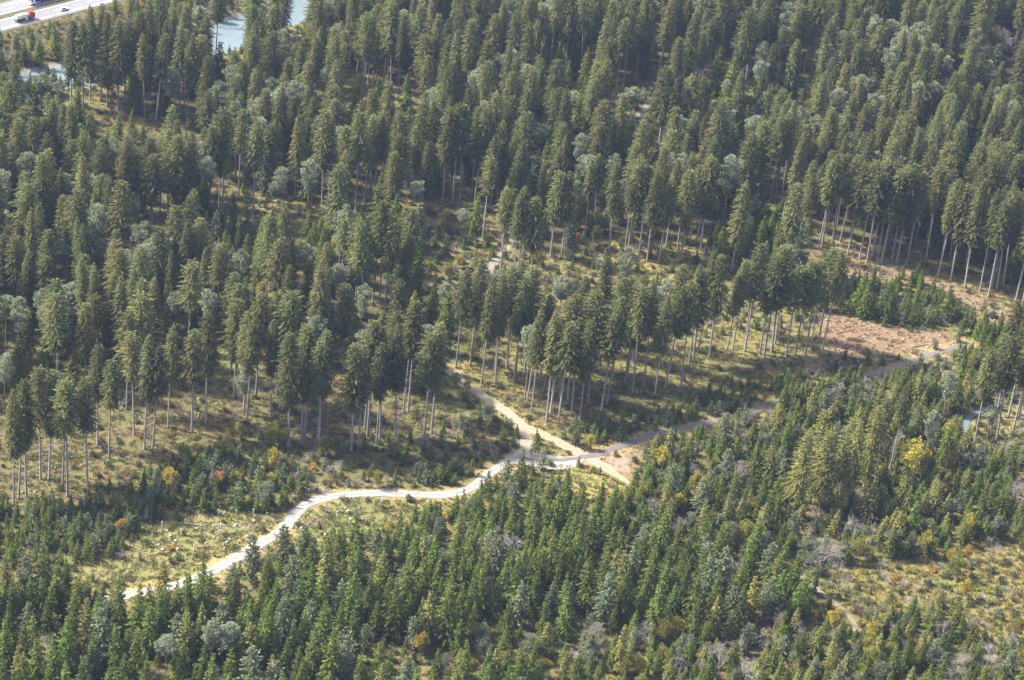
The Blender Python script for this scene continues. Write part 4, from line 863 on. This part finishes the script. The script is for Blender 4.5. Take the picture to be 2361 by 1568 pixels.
# scatter
def scatter(key, smin, n, lo=(-330, 500), hi=(350, 1190)):
    xs = rng.uniform(lo[0], hi[0], n); ys = rng.uniform(lo[1], hi[1], n)
    px, py, c = P(xs, ys, 0.0)
    ok = (px > -140) & (px < W0 + 140) & (py > -60) & (py < H0 + 130)
    xs, ys, px, py = xs[ok], ys[ok], px[ok], py[ok]
    ri = region_of(px, py)
    ok = np.ones(len(xs), bool)
    clr = {'tall': 1.6, 'pole': 1.3, 'young': .6, 'shrub': .5, 'slim': .5, 'broad': 1.0}[key]
    for L_, w_ in ((ROAD, 2.5), (UPTRACK, 2.0), (FARTRACK, 1.0), (EASTROAD, 2.0), (DIRT, 2.2), (LOWTRACK, 1.4)): ok &= dist_line(xs, ys, L_) > w_ + clr
    ok &= dist_line(xs, ys, RIVER) > 12.5; ok &= dist_line(xs, ys, STREAM) > 2.0
    u, v = road_uv(xs, ys); ok &= np.abs(v) > 17
    return xs[ok], ys[ok], px[ok], py[ok], ri[ok]
def spaced(key, n, minf=1.0, also=()):
    xs, ys, px, py, ri = scatter(key, 0, n); out = []
    for x, y, a, b_, i in zip(xs, ys, px, py, ri):
        sp = REG[i][2].get(key)
        if not sp: continue
        d = sp * rng.uniform(.72, 1.12) * (1 + (.28 * math.sin(x / 13 + 2 * math.sin(y / 23)) * math.sin(y / 17) if key in ('tall', 'pole') else 0))
        if key == 'pole' and REG[i][0] == 'lower_firs': d *= .85 + .4 * float(np.clip((b_ - 1150) / 270, 0, 1))
        if near(x, y, d, key): continue
        if any(near(x, y, dd, kk) for kk, dd in also): continue
        if key == 'tall' and hides(x, y, 38.0, 4.0, .42): continue
        if key == 'pole' and hides(x, y, 12.5, 2.3, .1): continue
        if key == 'young' and hides(x, y, 6.0, 1.3, .1): continue
        if key == 'broad' and hides(x, y, 8.0, 2.4, .1): continue
        put(x, y, key); out.append((x, y, a, b_, i))
    return out
for x, y, a, b_, i in spaced('tall', 60000):
    if rng.random() < .11: PINES.add(x, y, rng.uniform(24, 31), int(rng.integers(0, 5)))
    elif rng.random() < .02: TALLS.add(x, y, rng.uniform(28, 36), 12)
    else: TALLS.add(x, y, rng.uniform(27, 40) + 2.5 * math.sin(x / 31) * math.sin(y / 37), int(rng.choice([0, 1, 2, 3, 4, 5, 7, 8, 9, 2, 5, 9])))
for k in range(17):                      # trees hiding the road where it runs on
    x, y = G(-20 + k * 17 + rng.uniform(-4, 4), 1436 - k * .9 + rng.uniform(-3, 5)); POLES.add(x, y, rng.uniform(11, 16) - max(0, k - 13) * 1.6, int(rng.integers(0, 5)), None, None, 1); put(x, y, 'pole')
for k in range(15):                      # firs in front of the middle of the side road
    a = 1805 + k * 12.5; x, y = G(a + rng.uniform(-3, 3), 940 - (a - 1800) * .31 + rng.uniform(0, 8)); POLES.add(x, y, rng.uniform(6, 10), int(rng.integers(0, 5)), None, None, 1); put(x, y, 'pole')
for k in range(12):
    x, y = G(-10 + k * 13 + rng.uniform(-4, 4), 236 - k * 1.2 + rng.uniform(-4, 5)); POLES.add(x, y, rng.uniform(8, 12.5), int(rng.integers(0, 5))); put(x, y, 'pole')
for k in range(15):                      # low growth on the river bank under the tall stems
    x, y = G(95 + k * 15 + rng.uniform(-4, 4), 216 - k * 2.6 + rng.uniform(-3, 5)); POLES.add(x, y, rng.uniform(7, 13), int(rng.integers(0, 5))); put(x, y, 'pole')
for x, y, a, b_, i in spaced('pole', 60000, also=(('tall', 1.6),)):
    ph = REG[i][2].get('ph', (9, 14))
    if REG[i][0] == 'lower_firs': f_ = float(np.clip((b_ - 1150) / 270, 0, 1)); ph = (7.5 + 7 * f_, 12 + 9 * f_)
    POLES.add(x, y, rng.uniform(*ph) * (.7 if rng.random() < .25 else 1), int(rng.choice(9, p=[.12, .12, .12, .11, .11, .07, .07, .14, .14] if REG[i][0] in ('east_mixed', 'east_corner', 'bottom_gap') else [.17, .17, .17, .16, .17, .05, .05, .03, .03])))
for x, y, a, b_, i in spaced('young', 90000, also=(('tall', .8), ('pole', 1.3))):
    yh = REG[i][2].get('yh', (2.5, 6)); YOUNGS.add(x, y, rng.uniform(*yh), int(rng.choice(7, p=[.17, .17, .16, .16, .16, .09, .09])))
SHW = {'default': [4, 4, 3, 3, 2, .35, 1, .3, 3]}
for x, y, a, b_, i in spaced('shrub', 70000, also=(('young', .8),)):
    w = np.array([4, 4, 3, 3, 2, .25, .8, .25, 3.0])
    if REG[i][0] in ('planting', 'dry_gap'): w = np.array([3, 2, 3, 2, 1, .4, 1.2, .5, 3.0])
    if REG[i][0] in ('east_clearing',): w = np.array([4, 3, 2, 3, 3, .8, 1.5, .8, 2.0])
    if REG[i][0] in ('bank',): w = np.array([2, 2, 3, 6, 1, .4, 1, .3, 2.0])
    SHRUBS.add(x, y, rng.uniform(.6, 1.35), int(rng.choice(9, p=w / w.sum())))
SLIMS = spaced('slim', 20000)
BROADS = spaced('broad', 30000, also=(('tall', 2.0), ('pole', 1.5)))

# ---- instanced masses (what lies past the number built singly)
def mass(name, label, meshes, pts, var, rot, scl):
    """one stuff object: points carrying copies of the given shapes"""
    c = bpy.data.collections.new(name + '_shapes')
    for i, ms in enumerate(meshes):
        c.objects.link(bpy.data.objects.new('%s_shape_%02d' % (name, i), ms))
    me = bpy.data.meshes.new(name); me.from_pydata([tuple(p) for p in pts], [], [])
    a = me.attributes.new('variant', 'INT', 'POINT'); a.data.foreach_set('value', np.asarray(var, np.int32))
    a = me.attributes.new('turn', 'FLOAT_VECTOR', 'POINT'); a.data.foreach_set('vector', np.asarray(rot, np.float32).ravel())
    a = me.attributes.new('size', 'FLOAT_VECTOR', 'POINT'); a.data.foreach_set('vector', np.asarray(scl, np.float32).ravel())
    o = obj(name, me); tag(o, label, name.replace('_', ' ') if False else None, None, 'stuff')
    ng = bpy.data.node_groups.new(name + '_spread', 'GeometryNodeTree')
    ng.interface.new_socket('Geometry', in_out='INPUT', socket_type='NodeSocketGeometry'); ng.interface.new_socket('Geometry', in_out='OUTPUT', socket_type='NodeSocketGeometry')
    n = ng.nodes; l = ng.links; gi = n.new('NodeGroupInput'); go = n.new('NodeGroupOutput')
    ip = n.new('GeometryNodeInstanceOnPoints'); ci = n.new('GeometryNodeCollectionInfo'); ci.inputs['Collection'].default_value = c
    ci.inputs['Separate Children'].default_value = True; ci.inputs['Reset Children'].default_value = True
    def na(nm, t):
        q = n.new('GeometryNodeInputNamedAttribute'); q.data_type = t; q.inputs['Name'].default_value = nm; return q.outputs['Attribute']
    l.new(gi.outputs[0], ip.inputs['Points']); l.new(ci.outputs[0], ip.inputs['Instance']); ip.inputs['Pick Instance'].default_value = True
    l.new(na('variant', 'INT'), ip.inputs['Instance Index'])
    er = n.new('FunctionNodeEulerToRotation'); l.new(na('turn', 'FLOAT_VECTOR'), er.inputs[0]); l.new(er.outputs[0], ip.inputs['Rotation'])
    l.new(na('size', 'FLOAT_VECTOR'), ip.inputs['Scale']); l.new(ip.outputs[0], go.inputs[0])
    md = o.modifiers.new('spread', 'NODES'); md.node_group = ng
    return o
def joined(e, name):
    """trunk and crown of one tree as one mesh for the mass"""
    if 'one' in e: return e['one']
    A, C = e['trunk'], e['crown']; V = []; F = []; MI = []; T = []
    for k, q in enumerate((A, C)):
        n = len(V); V += [tuple(v.co) for v in q.vertices]
        for p in q.polygons: F.append(tuple(n + i for i in p.vertices)); MI.append(k)
        t = np.empty(len(q.polygons) * 4, np.float32); q.attributes['tone'].data.foreach_get('color', t); T.append(t.reshape(-1, 4))
    me = mesh(name, V, F, [A.materials[0], C.materials[0]], MI, np.concatenate(T)); return me
def size_px(x, y, h):
    px, py, c = P(x, y, 0.0); qx, qy, _ = P(x, y, h)
    vis = (px > -20) & (px < W0 + 20) & (py > 5) & (qy < H0 - 6)
    return np.where(vis, h / c, -1)
def grow(place, libr, name, label_fn, cat, group_fn, limit, mass_name, mass_label, wide=(.9, 1.12)):
    rows = place.rows; xs = np.array([r[0] for r in rows]); ys = np.array([r[1] for r in rows]); hs = np.array([r[2] for r in rows])
    sc_ = size_px(xs, ys, hs) + np.array([r[6] for r in rows]) * .004 * (size_px(xs, ys, hs) > 0)
    order = np.argsort(-sc_); single = [i for i in order[:limit] if sc_[i] > 0]; sset = set(int(i) for i in single)
    zs = hgt(xs, ys); n_ = 0
    rot = np.stack([rng.normal(0, .026, len(rows)), rng.normal(0, .026, len(rows)), rng.uniform(0, 6.28, len(rows))], 1)
    s_h = np.array([h / libr[r[3]]['H'] for h, r in zip(hs, rows)]); s_w = s_h ** .7 * rng.uniform(*wide, len(rows))
    for i in single:
        r = rows[i]; e = libr[r[3]]
        lab = r[4] or label_fn(r, e); grp = r[5] or group_fn(r, e)
        if 'one' in e: o = bpy.data.objects.new(name, e['one']); col.objects.link(o)
        else:
            o = bpy.data.objects.new(name, None); col.objects.link(o)
            obj('trunk', e['trunk'], o); obj('crown', e['crown'], o)
        o.location = (r[0], r[1], float(zs[i])); o.rotation_euler = rot[i]; o.scale = (s_w[i], s_w[i], s_h[i]); tag(o, lab, cat, grp); n_ += 1
    rest = [i for i in range(len(rows)) if i not in sset]
    if rest and mass_name:
        mass(mass_name, mass_label, [joined(e, name + '_whole') for e in libr], np.stack([xs[rest], ys[rest], zs[rest]], 1), [rows[i][3] for i in rest], rot[rest], np.stack([s_w[rest], s_w[rest], s_h[rest]], 1))
    print('PLANTED', name, n_, 'single', len(rest), 'in mass')
def reg_name(r):
    px, py, _ = P(r[0], r[1], 0.0); return REG[int(region_of(np.array([px]), np.array([py]))[0])][0], float(px), float(py)
def tall_label(r, e):
    n, px, py = reg_name(r); return beside(r, 'tall spruce with ' + e['look'], 13) or 'tall spruce with %s %s' % (e['look'], stand_of(px, py))
def tall_group(r, e):
    return 'all called ' + tall_label(r, e)
WHERE = dict(margin='in the gaps between the thickets', deep_forest='inside the dense wood', far_light='on the light forest floor', far_track='beside the far end of the forest track', far_glade='in the glade of the far wood', bank='on the bank under the motorway', beyond='beyond the motorway',
    riverside='on the near river bank', gap='in the gap that shows the river', dusky_gap='on the dusky floor behind the river trees', left_pole='in the thicket behind the river stand', mid_pole='in the half-grown stand inside the wood', mid_light='in the grassy gap inside the wood',
    mid_light2='in the dry glade inside the wood', shrub_dale='in the shrubby dale beside the forest track', dark_thicket='in the dark thicket beside the dry grass strip', open_strip='on the dry grass strip behind the grove', fir_patch='in the fir patch on the dry strip',
    right_front='under the front row above the felled strip', right_strip='on the felled strip', young_block='in the young plantation between felled strip and brash field', young_belt='in the belt at the end of the side road', slash_field='on the brown brash field',
    slash_green='on the green edge between brash field and side road', grove='under the tall grove', grove_floor='on the grassy floor before the tall grove', small_firs='in the sapling belt between grove and side road', left_floor='on the floor of the open stand',
    left_light='on the sunny patch behind the open stand', mixed_scrub='in the scrub above the bend of the gravel road', fir_spot='in the little fir group above the gravel road', scrub_firs='in the thicket above the tree shelters', left_firs='in the fir thicket beside the planted clearing',
    planting='in the clearing with white tree shelters', verge='on the grassy bend of the gravel road', lower_firs='in the fir wood below the gravel road', upper_edge_firs='along the edge of fir wood touching the gravel road', dry_gap='in the dry gap below the gravel road',
    bottom_gap='in the grassy gap of the lower fir wood', junction_glade='in the yellow glade below the road junction', bare_soil='on the bare soil at the road junction', east_mixed='in the mixed wood south of the side road', far_east_glade='beside the little stream',
    east_clearing='on the golden clearing beside the footpath', east_corner='in the mixed thicket below the golden clearing')
def kin(kind, plural):
    def lf(r, e):
        n, px, py = reg_name(r)
        return beside(r, kind(r, e), 18) or '%s %s' % (kind(r, e), stand_of(px, py) if n == 'deep_forest' else WHERE[n])
    def gf(r, e): return 'all called ' + lf(r, e)
    return lf, gf
grow(TALLS, TALL, 'tall_spruce_tree', tall_label, 'spruce tree', tall_group, 300, 'spruce_forest', 'rest of the tall dark spruce forest')
lf, gf = kin(lambda r, e: e['look'] + ' half-grown spruce', lambda r, e: 'half-grown spruces of ' + e['look'])
grow(POLES, POLE, 'half_grown_spruce_tree', lf, 'spruce tree', gf, 300, 'half_grown_spruce_wood', 'rest of the half-grown spruce wood')
def size_word(r): return 'knee-high' if r[2] < 1.6 else 'man-high' if r[2] < 2.6 else 'small' if r[2] < 4 else 'bushy young' if r[2] < 5.5 else 'large young'
lf, gf = kin(lambda r, e: size_word(r) + ' spruce sapling', lambda r, e: size_word(r) + ' spruce saplings')
grow(YOUNGS, YOUNG, 'young_spruce_tree', lf, 'young spruce', gf, 300, 'spruce_thicket', 'rest of the young spruce thicket')
def pine_word(r): return 'tall pale' if r[2] > 26 else 'pale grey-green' if r[2] > 19 else 'short pale'
lf, gf = kin(lambda r, e: pine_word(r) + ' pine tree', lambda r, e: pine_word(r) + ' pines')
grow(PINES, PINE, 'pine_tree', lf, 'pine tree', gf, 300, None, None)
SH = [dict(H=1.0, one=ms, look=lk) for lk, ms in SHRUB]
lf, gf = kin(lambda r, e: ('leafless grey' if e['look'] == 'grey' else e['look'] + ' leafy') + ' bush', lambda r, e: e['look'] + ' bushes')
grow(SHRUBS, SH, 'bush', lf, 'bush', gf, 300, 'undergrowth', 'rest of the low undergrowth')

# ------------------------------------------------------------------ single broadleaf trees, snags and larches
def one_tree(name, e, px, py, h, label, cat, group=None, wide=1.0):
    x, y = G(px, py); s_ = h / e['H']
    if 'one' in e: o = obj(name, e['one'])
    else:
        o = bpy.data.objects.new(name, None); col.objects.link(o); obj('trunk', e['trunk'], o); obj('crown', e['crown'], o)
    o.location = (x, y, float(hgt(x, y))); o.rotation_euler = (rng.normal(0, .02), rng.normal(0, .02), rng.uniform(0, 6.28)); o.scale = (s_ * wide, s_ * wide, s_)
    return tag(o, label, cat, group)
for px, py, h, v, lab in BARE_AT:
    one_tree('bare_tree', BARE[v], px, py, h, lab, 'bare tree', None, 1.05)
for px, py, h, lab in BIRCH_AT:
    one_tree('birch_tree', BIRCH[px % 2], px, py, h, lab, 'birch tree', None, .9)
for px, py, h, v, lab in AUTUMN_AT:
    one_tree('autumn_tree', YELLOW[v], px, py, h, lab, 'broadleaf tree')
for px, py, h, v, w, lab in LARCH_AT: one_tree('larch_tree', LARCH[v], px, py, h, lab, 'larch tree', None, w)
BV = [(YELLOW[2], 'yellow-green round'), (YELLOW[3], 'grey-green round'), (BARE[1], 'leafless grey'), (BARE[3], 'leafless spreading'), (YELLOW[0], 'yellow-leaved')]
for k, (x, y, a, b_, i) in enumerate(BROADS):
    if not (-15 < a < W0 + 15 and -5 < b_ < H0 + 45) or rng.random() < .12: continue
    v = int(rng.choice(5, p=[.27, .20, .26, .19, .08])); e, lk = BV[v]; h = rng.uniform(5, 9.5); s_ = h / e['H']
    if 'one' in e: o = obj('broadleaf_tree', e['one'])
    else:
        o = bpy.data.objects.new('broadleaf_tree', None); col.objects.link(o); obj('trunk', e['trunk'], o); obj('crown', e['crown'], o)
    o.location = (x, y, float(hgt(x, y))); o.rotation_euler[2] = rng.uniform(0, 6.28); o.scale = (s_, s_, s_)
    lab = beside((x, y), lk + ' broadleaf tree', 14) or '%s broadleaf tree %s' % (lk, WHERE[REG[i][0]])
    tag(o, lab, 'broadleaf tree', 'all called ' + lab)
print('PLANTED broadleaf', len(BROADS))
# thin leafless trees on the motorway bank and in thickets
for k, (x, y, a, b_, i) in enumerate(SLIMS):
    if not (-10 < a < W0 + 10 and -5 < b_ < H0 + 20): continue
    e = SLIM[k % 3]; o = obj('slim_tree', e['one']); h = rng.uniform(6, 10); s_ = h / 9.0
    o.location = (x, y, float(hgt(x, y))); o.rotation_euler[2] = rng.uniform(0, 6.28); o.scale = (s_, s_, s_)
    tag(o, 'thin leafless tree %s' % WHERE[REG[i][0]], 'bare tree', 'thin leafless trees %s' % WHERE[REG[i][0]])
# the ivy-clad dead tree beside the footpath
x, y = G(1876, 1368); root = bpy.data.objects.new('ivy_tree', None); col.objects.link(root); root.location = (x, y, float(hgt(x, y))); root.rotation_euler = (0, R(2), 0)
tag(root, 'leafless tree with its lower stem wrapped in green ivy', 'bare tree')
obj('trunk', bare_wood(460, 23, .5, .22, 4, .55).build('trunk', ['grey_twigs']), root)
B = MB(); r = np.random.default_rng(5)
for i in range(70):
    z = i * .18; az = r.uniform(0, 6.28); puff(B, np.array([math.cos(az) * .45, math.sin(az) * .45, z + .2]), .55 * (1.15 - z / 20), 22, r, .34, .9)
obj('ivy', B.build('ivy', ['ivy_leaves']), root)
# broken pale snag standing on the fir patch and a slim leaning dead pole
def snag(px, py, h, lean, label, rad=.22):
    x, y = G(px, py); B = MB(); r = np.random.default_rng(int(px))
    B.tube([(lean * q * h, 0, q * h - (.3 if q == 0 else 0)) for q in (0, .3, .6, .85, 1)], [rad * 1.2, rad, rad * .85, rad * .6, rad * .25], 7)
    for i in range(10):
        q = r.uniform(.3, .95); az = r.uniform(0, 6.28); B.tube([(lean * q * h, 0, q * h), (lean * q * h + math.cos(az) * 1.1, math.sin(az) * 1.1, q * h + .1)], [.04, .01], 3, cap=False)
    o = obj('dead_trunk', B.build('dead_trunk', ['pale_log'])); o.location = (x, y, float(hgt(x, y))); tag(o, label, 'dead tree')
snag(1795, 552, 17, .03, 'tall pale dead trunk standing at the fir patch', .26)
snag(271, 991, 13, .05, 'broken pale trunk standing in the open stand', .17)
snag(537, 1013, 25, .09, 'thin leaning dead stem on the open stand floor', .15)
snag(650, 948, 4.5, .1, 'short pale broken stem on open stand floor', .18)

# ------------------------------------------------------------------ tree shelters, stumps, logs, brash
SB = MB(); SB.tube([(0, 0, 0), (0, 0, 1.7)], [.13, .13], 8); shelter_m = SB.build('tree_shelter', ['shelter_plastic'])
SB = MB(); SB.tube([(.17, 0, -.3), (.17, 0, 1.9)], [.035, .03], 5); stake_m = SB.build('stake', ['stake_wood'])
sh = [(245, 250), (135, 390), (463, 335), (665, 185), (505, 220), (678, 280), (877, 110), (1080, 125), (1270, 110), (905, 265), (1060, 300), (810, 460), (373, 490), (603, 510), (412, 560), (2215, 130), (2302, 95)]
sh = [(323 + a / 4.873, 1160 + (b_ + 22) / 4.873) for a, b_ in sh] + [(528, 1340), (544, 1342), (805, 1205), (826, 1184), (880, 1160), (810, 1226)]
for px, py in sh:
    x, y = G(px, py); o = bpy.data.objects.new('tree_shelter', None); col.objects.link(o); o.location = (x, y, float(hgt(x, y))); o.rotation_euler = (rng.normal(0, .03), rng.normal(0, .03), rng.uniform(0, 6.28)); o.scale = (1.15, 1.15, rng.uniform(1.05, 1.3))
    obj('tube', shelter_m, o); obj('stake', stake_m, o)
    w = 'below the gravel road in the dry gap' if py > 1330 else 'on the grassy inside bend of the gravel road' if px > 720 else 'in the planted clearing above the gravel road'
    tag(o, 'pale green plastic tree shelter tube %s' % w, 'tree shelter', 'tree shelters %s' % w)
def stump_mesh(seed):
    r = np.random.default_rng(seed); B = MB(); k = 10
    for z, q in ((-.15, 1.5), (.08, 1.18), (.42, 1.0)):
        for j in range(k): a = 6.283 * j / k; rr = .36 * q * r.uniform(.88, 1.15); B.V.append(np.array((math.cos(a) * rr, math.sin(a) * rr, z + (r.normal(0, .03) if z > .2 else 0))))
    for i in range(2):
        for j in range(k): B.F.append((i * k + j, i * k + (j + 1) % k, (i + 1) * k + (j + 1) % k, (i + 1) * k + j)); B.T.append(1); B.MI.append(1)
    B.F.append(tuple(2 * k + j for j in range(k))); B.T.append(1); B.MI.append(0)
    return B.build('tree_stump', ['cut_wood', 'pale_log'])
stm = [stump_mesh(i) for i in range(4)]
stumps = [(323 + a / 4.873, 1160 + b_ / 4.873) for a, b_ in [(340, 370), (395, 430), (420, 520), (970, 445), (1290, 150), (1280, 205), (1430, 125), (945, 115), (1075, 250), (825, 395), (945, 515), (210, 470), (300, 315), (635, 290), (910, 310), (1195, 380), (250, 530), (2335, 95), (2210, 250), (1815, 280), (2080, 360), (1190, 465), (735, 455)]]
stumps += [(808 + k * 9, 1198 + (k % 3) * 8) for k in range(5)]
stumps += [(80, 1135), (127, 1080), (458, 920), (498, 932), (323, 962), (283, 968), (615, 892), (1137, 899), (1050, 860), (1336, 920), (1365, 1142), (1385, 1146)]
def seg(n, poly):
    out = []; xs = [p[0] for p in poly]; ys = [p[1] for p in poly]
    while len(out) < n:
        a, b_ = rng.uniform(min(xs), max(xs)), rng.uniform(min(ys), max(ys))
        if inside(np.array([a]), np.array([b_]), poly)[0]: out.append((a, b_))
    return out
RP = {n: p for n, p, _ in REG}
stumps += seg(34, RP['slash_field']) + seg(22, RP['right_strip']) + seg(10, RP['bare_soil']) + seg(8, RP['left_floor']) + seg(8, RP['grove_floor'])
for k, (px, py) in enumerate(stumps):
    x, y = G(px, py)
    if min(float(dist_line(np.array([x]), np.array([y]), L_)[0]) for L_ in (ROAD, UPTRACK, EASTROAD, DIRT)) < 3: continue
    n = REG[int(region_of(np.array([px]), np.array([py]))[0])][0]
    o = obj('tree_stump', stm[k % 4]); o.location = (x, y, float(hgt(x, y))); o.rotation_euler[2] = rng.uniform(0, 6.28); s_ = rng.uniform(.75, 1.15) if n in ('planting', 'verge') else rng.uniform(.5, .9); o.scale = (s_, s_, rng.uniform(.7, 1.3))
    tag(o, 'pale freshly cut tree stump %s' % WHERE[n], 'tree stump', 'tree stumps %s' % WHERE[n])
def log(px0, py0, px1, py1, label, r=.16):
    a = np.array(G(px0, py0)); b_ = np.array(G(px1, py1)); B = MB()
    B.tube([(*(a + (b_ - a) * q), float(hgt(*(a + (b_ - a) * q))) + r * .8 + .12 * math.sin(3 * q)) for q in (0, .25, .5, .75, 1)], [r, r * .95, r * .85, r * .7, r * .5], 8)
    tag(obj('log', B.build('log', ['pale_log'], True)), label, 'log')
log(427, 1207, 478, 1216, 'long pale fallen trunk lying in the planted clearing', .18)
log(488, 1212, 533, 1213, 'shorter pale fallen trunk among the stumps of the planted clearing')
log(984, 433, 1010, 450, 'white fallen trunk in the dry glade inside the wood', .25)
log(0, 1168, 10, 1155, 'pale log leaning at the edge of the open stand', .2)
log(456, 965, 460, 950, 'short pale log on the open stand floor', .2)
log(745, 1023, 760, 1008, 'thin pale pole lying beside the open stand', .12)
log(1925, 770, 1960, 762, 'felled trunk on the brown brash field', .2)
log(2100, 800, 2140, 795, 'felled trunk near the side road on the brash field', .2)
def brash(px, py, w, d, h, label, m_='grey_twigs', n=260):
    x, y = G(px, py); B = MB(); r = np.random.default_rng(int(px + py))
    for _ in range(n):
        a, q = r.uniform(0, 6.28), math.sqrt(r.random()); p = np.array([math.cos(a) * q * w, math.sin(a) * q * d, h * (1 - q * q) * r.random() - .05])
        e = norm(np.array([r.normal(), r.normal() * .7, r.normal() * .18])); ln = r.uniform(.6, 1.8)
        B.tube([p - e * ln / 2, p + e * ln / 2], [.035, .02], 3, cap=False)
    o = obj('brush_pile', B.build('brush_pile', [m_])); o.location = (x, y, float(hgt(x, y))); tag(o, label, 'brush pile')
brash(738, 1133, 4.5, 2.2, 1.0, 'grey heap of branches at the head of the road bend')
brash(690, 1150, 2.5, 1.5, .8, 'small heap of branches beside the road bend')
brash(715, 1203, 6, 3, .5, 'flat brown spread of branches inside the road bend', 'stake_wood')
brash(575, 1212, 5, 2, .4, 'flat spread of branches in the planted clearing', 'stake_wood')
brash(640, 1200, 2.2, 1.2, .6, 'small branch heap at the road edge of the planted clearing', 'stake_wood')
brash(380, 968, 5, 1.6, .5, 'dark branch row on the open stand floor', 'chassis')
brash(262, 1045, 4, 1.5, .5, 'dark branch heap among the spruce stems', 'chassis')
brash(1660, 828, 6, 2.2, .6, 'dark heap of branches under the tall grove', 'chassis')
brash(1975, 785, 3.5, 2, .7, 'dark heap of branches on the brash field', 'chassis')
brash(1960, 815, 7, 2.5, .3, 'low spread of branches on the brash field', 'stake_wood')
brash(2060, 605, 7, 2.0, .3, 'low spread of branches on the felled strip', 'stake_wood')

# ------------------------------------------------------------------ ground cover
def cover():
    n = 330000; xs = rng.uniform(-320, 340, n); ys = rng.uniform(500, 1190, n)
    px, py, c = P(xs, ys, 0.0); ok = (px > -40) & (px < W0 + 40) & (py > -20) & (py < H0 + 40); xs, ys, px, py = xs[ok], ys[ok], px[ok], py[ok]
    ri = region_of(px, py); dens = np.array([s_['tuft'] for _, _, s_ in REG])[ri]
    area = 660 * 690 / n * 1.0; ok = rng.random(len(xs)) < dens / 100 * area * .9
    for L_, w_ in ((ROAD, 2.5), (UPTRACK, 2.0), (FARTRACK, 1.5), (EASTROAD, 1.9), (LOWTRACK, 1.2)): ok &= dist_line(xs, ys, L_) > w_
    ok &= dist_line(xs, ys, DIRT) > 1.7
    ok &= (dist_line(xs, ys, RIVER) > 12.5) & (dist_line(xs, ys, STREAM) > 1.5); u, v = road_uv(xs, ys); ok &= (np.abs(v) > 14.5)
    xs, ys, ri = xs[ok], ys[ok], ri[ok]
    # patches of one kind rather than an even mix
    k1 = np.sin(xs / 7.3 + 2 * np.sin(ys / 11)) + np.sin(ys / 6.1 + 1.7 * np.sin(xs / 9)); mixes = np.array([s_['mix'] for _, _, s_ in REG], float)[ri]
    mixes[:, 0] *= np.exp(.5 * k1); mixes[:, 2] *= np.exp(-.7 * k1); mixes[:, 3] *= np.exp(.6 * np.sin(xs / 5 + ys / 4))
    cs = np.cumsum(mixes, 1); q = rng.random(len(xs)) * cs[:, -1]; kind = (q[:, None] > cs).sum(1)
    var = np.where(kind == 0, rng.integers(0, 2, len(xs)), np.where(kind == 1, 2 + rng.integers(0, 2, len(xs)), kind + 2))
    s_ = rng.uniform(.55, 1.35, len(xs))
    mass('grass', 'rough grass, bracken and brambles on the forest floor', TUFT, np.stack([xs, ys, hgt(xs, ys)], 1), var, np.stack([np.zeros(len(xs)), np.zeros(len(xs)), rng.uniform(0, 6.28, len(xs))], 1), np.stack([s_ * 1.2, s_ * 1.2, s_ * rng.uniform(.7, 1.2, len(xs))], 1))
    print('PLANTED tufts', len(xs))
cover()
# felling leftovers: twigs and chips too small to count
def slash():
    B = MB()
    for n_, poly, s_ in REG:
        if not s_.get('slash'): continue
        for a, b_ in seg(1700 if n_ != 'bare_soil' else 350, poly):
            x, y = G(a, b_)
            if x * x > 330 ** 2 or a > W0 + 30: continue
            z = float(_h0(x, y)) + .06; an = rng.uniform(0, 3.14); ln = rng.uniform(.3, 1.4); e = np.array([math.cos(an), math.sin(an), rng.normal(0, .1)]) * ln / 2; p = np.array([x, y, z])
            B.tube([p - e, p + e], [rng.uniform(.03, .1), .02], 3, mi=int(rng.choice(3, p=[.5, .3, .2])), cap=False)
    tag(obj('slash', B.build('slash', ['stake_wood', 'chassis', 'cut_wood'])), 'scattered twigs and bark left from felling', None, None, 'stuff')
slash()

# ------------------------------------------------------------------ haze
HZ = bpy.data.materials.new('haze'); HZ.use_nodes = True; nt = HZ.node_tree; nt.nodes.clear()
pv = nt.nodes.new('ShaderNodeVolumePrincipled'); pv.inputs['Color'].default_value = (.50, .64, 1.0, 1); pv.inputs['Density'].default_value = .00004; pv.inputs['Anisotropy'].default_value = 0.1
ou = nt.nodes.new('ShaderNodeOutputMaterial'); nt.links.new(pv.outputs[0], ou.inputs['Volume'])
B = MB(); B.box(-1500, 1500, -400, 2600, -4.5, 425); hz = obj('haze', B.build('haze', [HZ])); tag(hz, 'thin blue autumn haze over the valley', None, None, 'stuff')
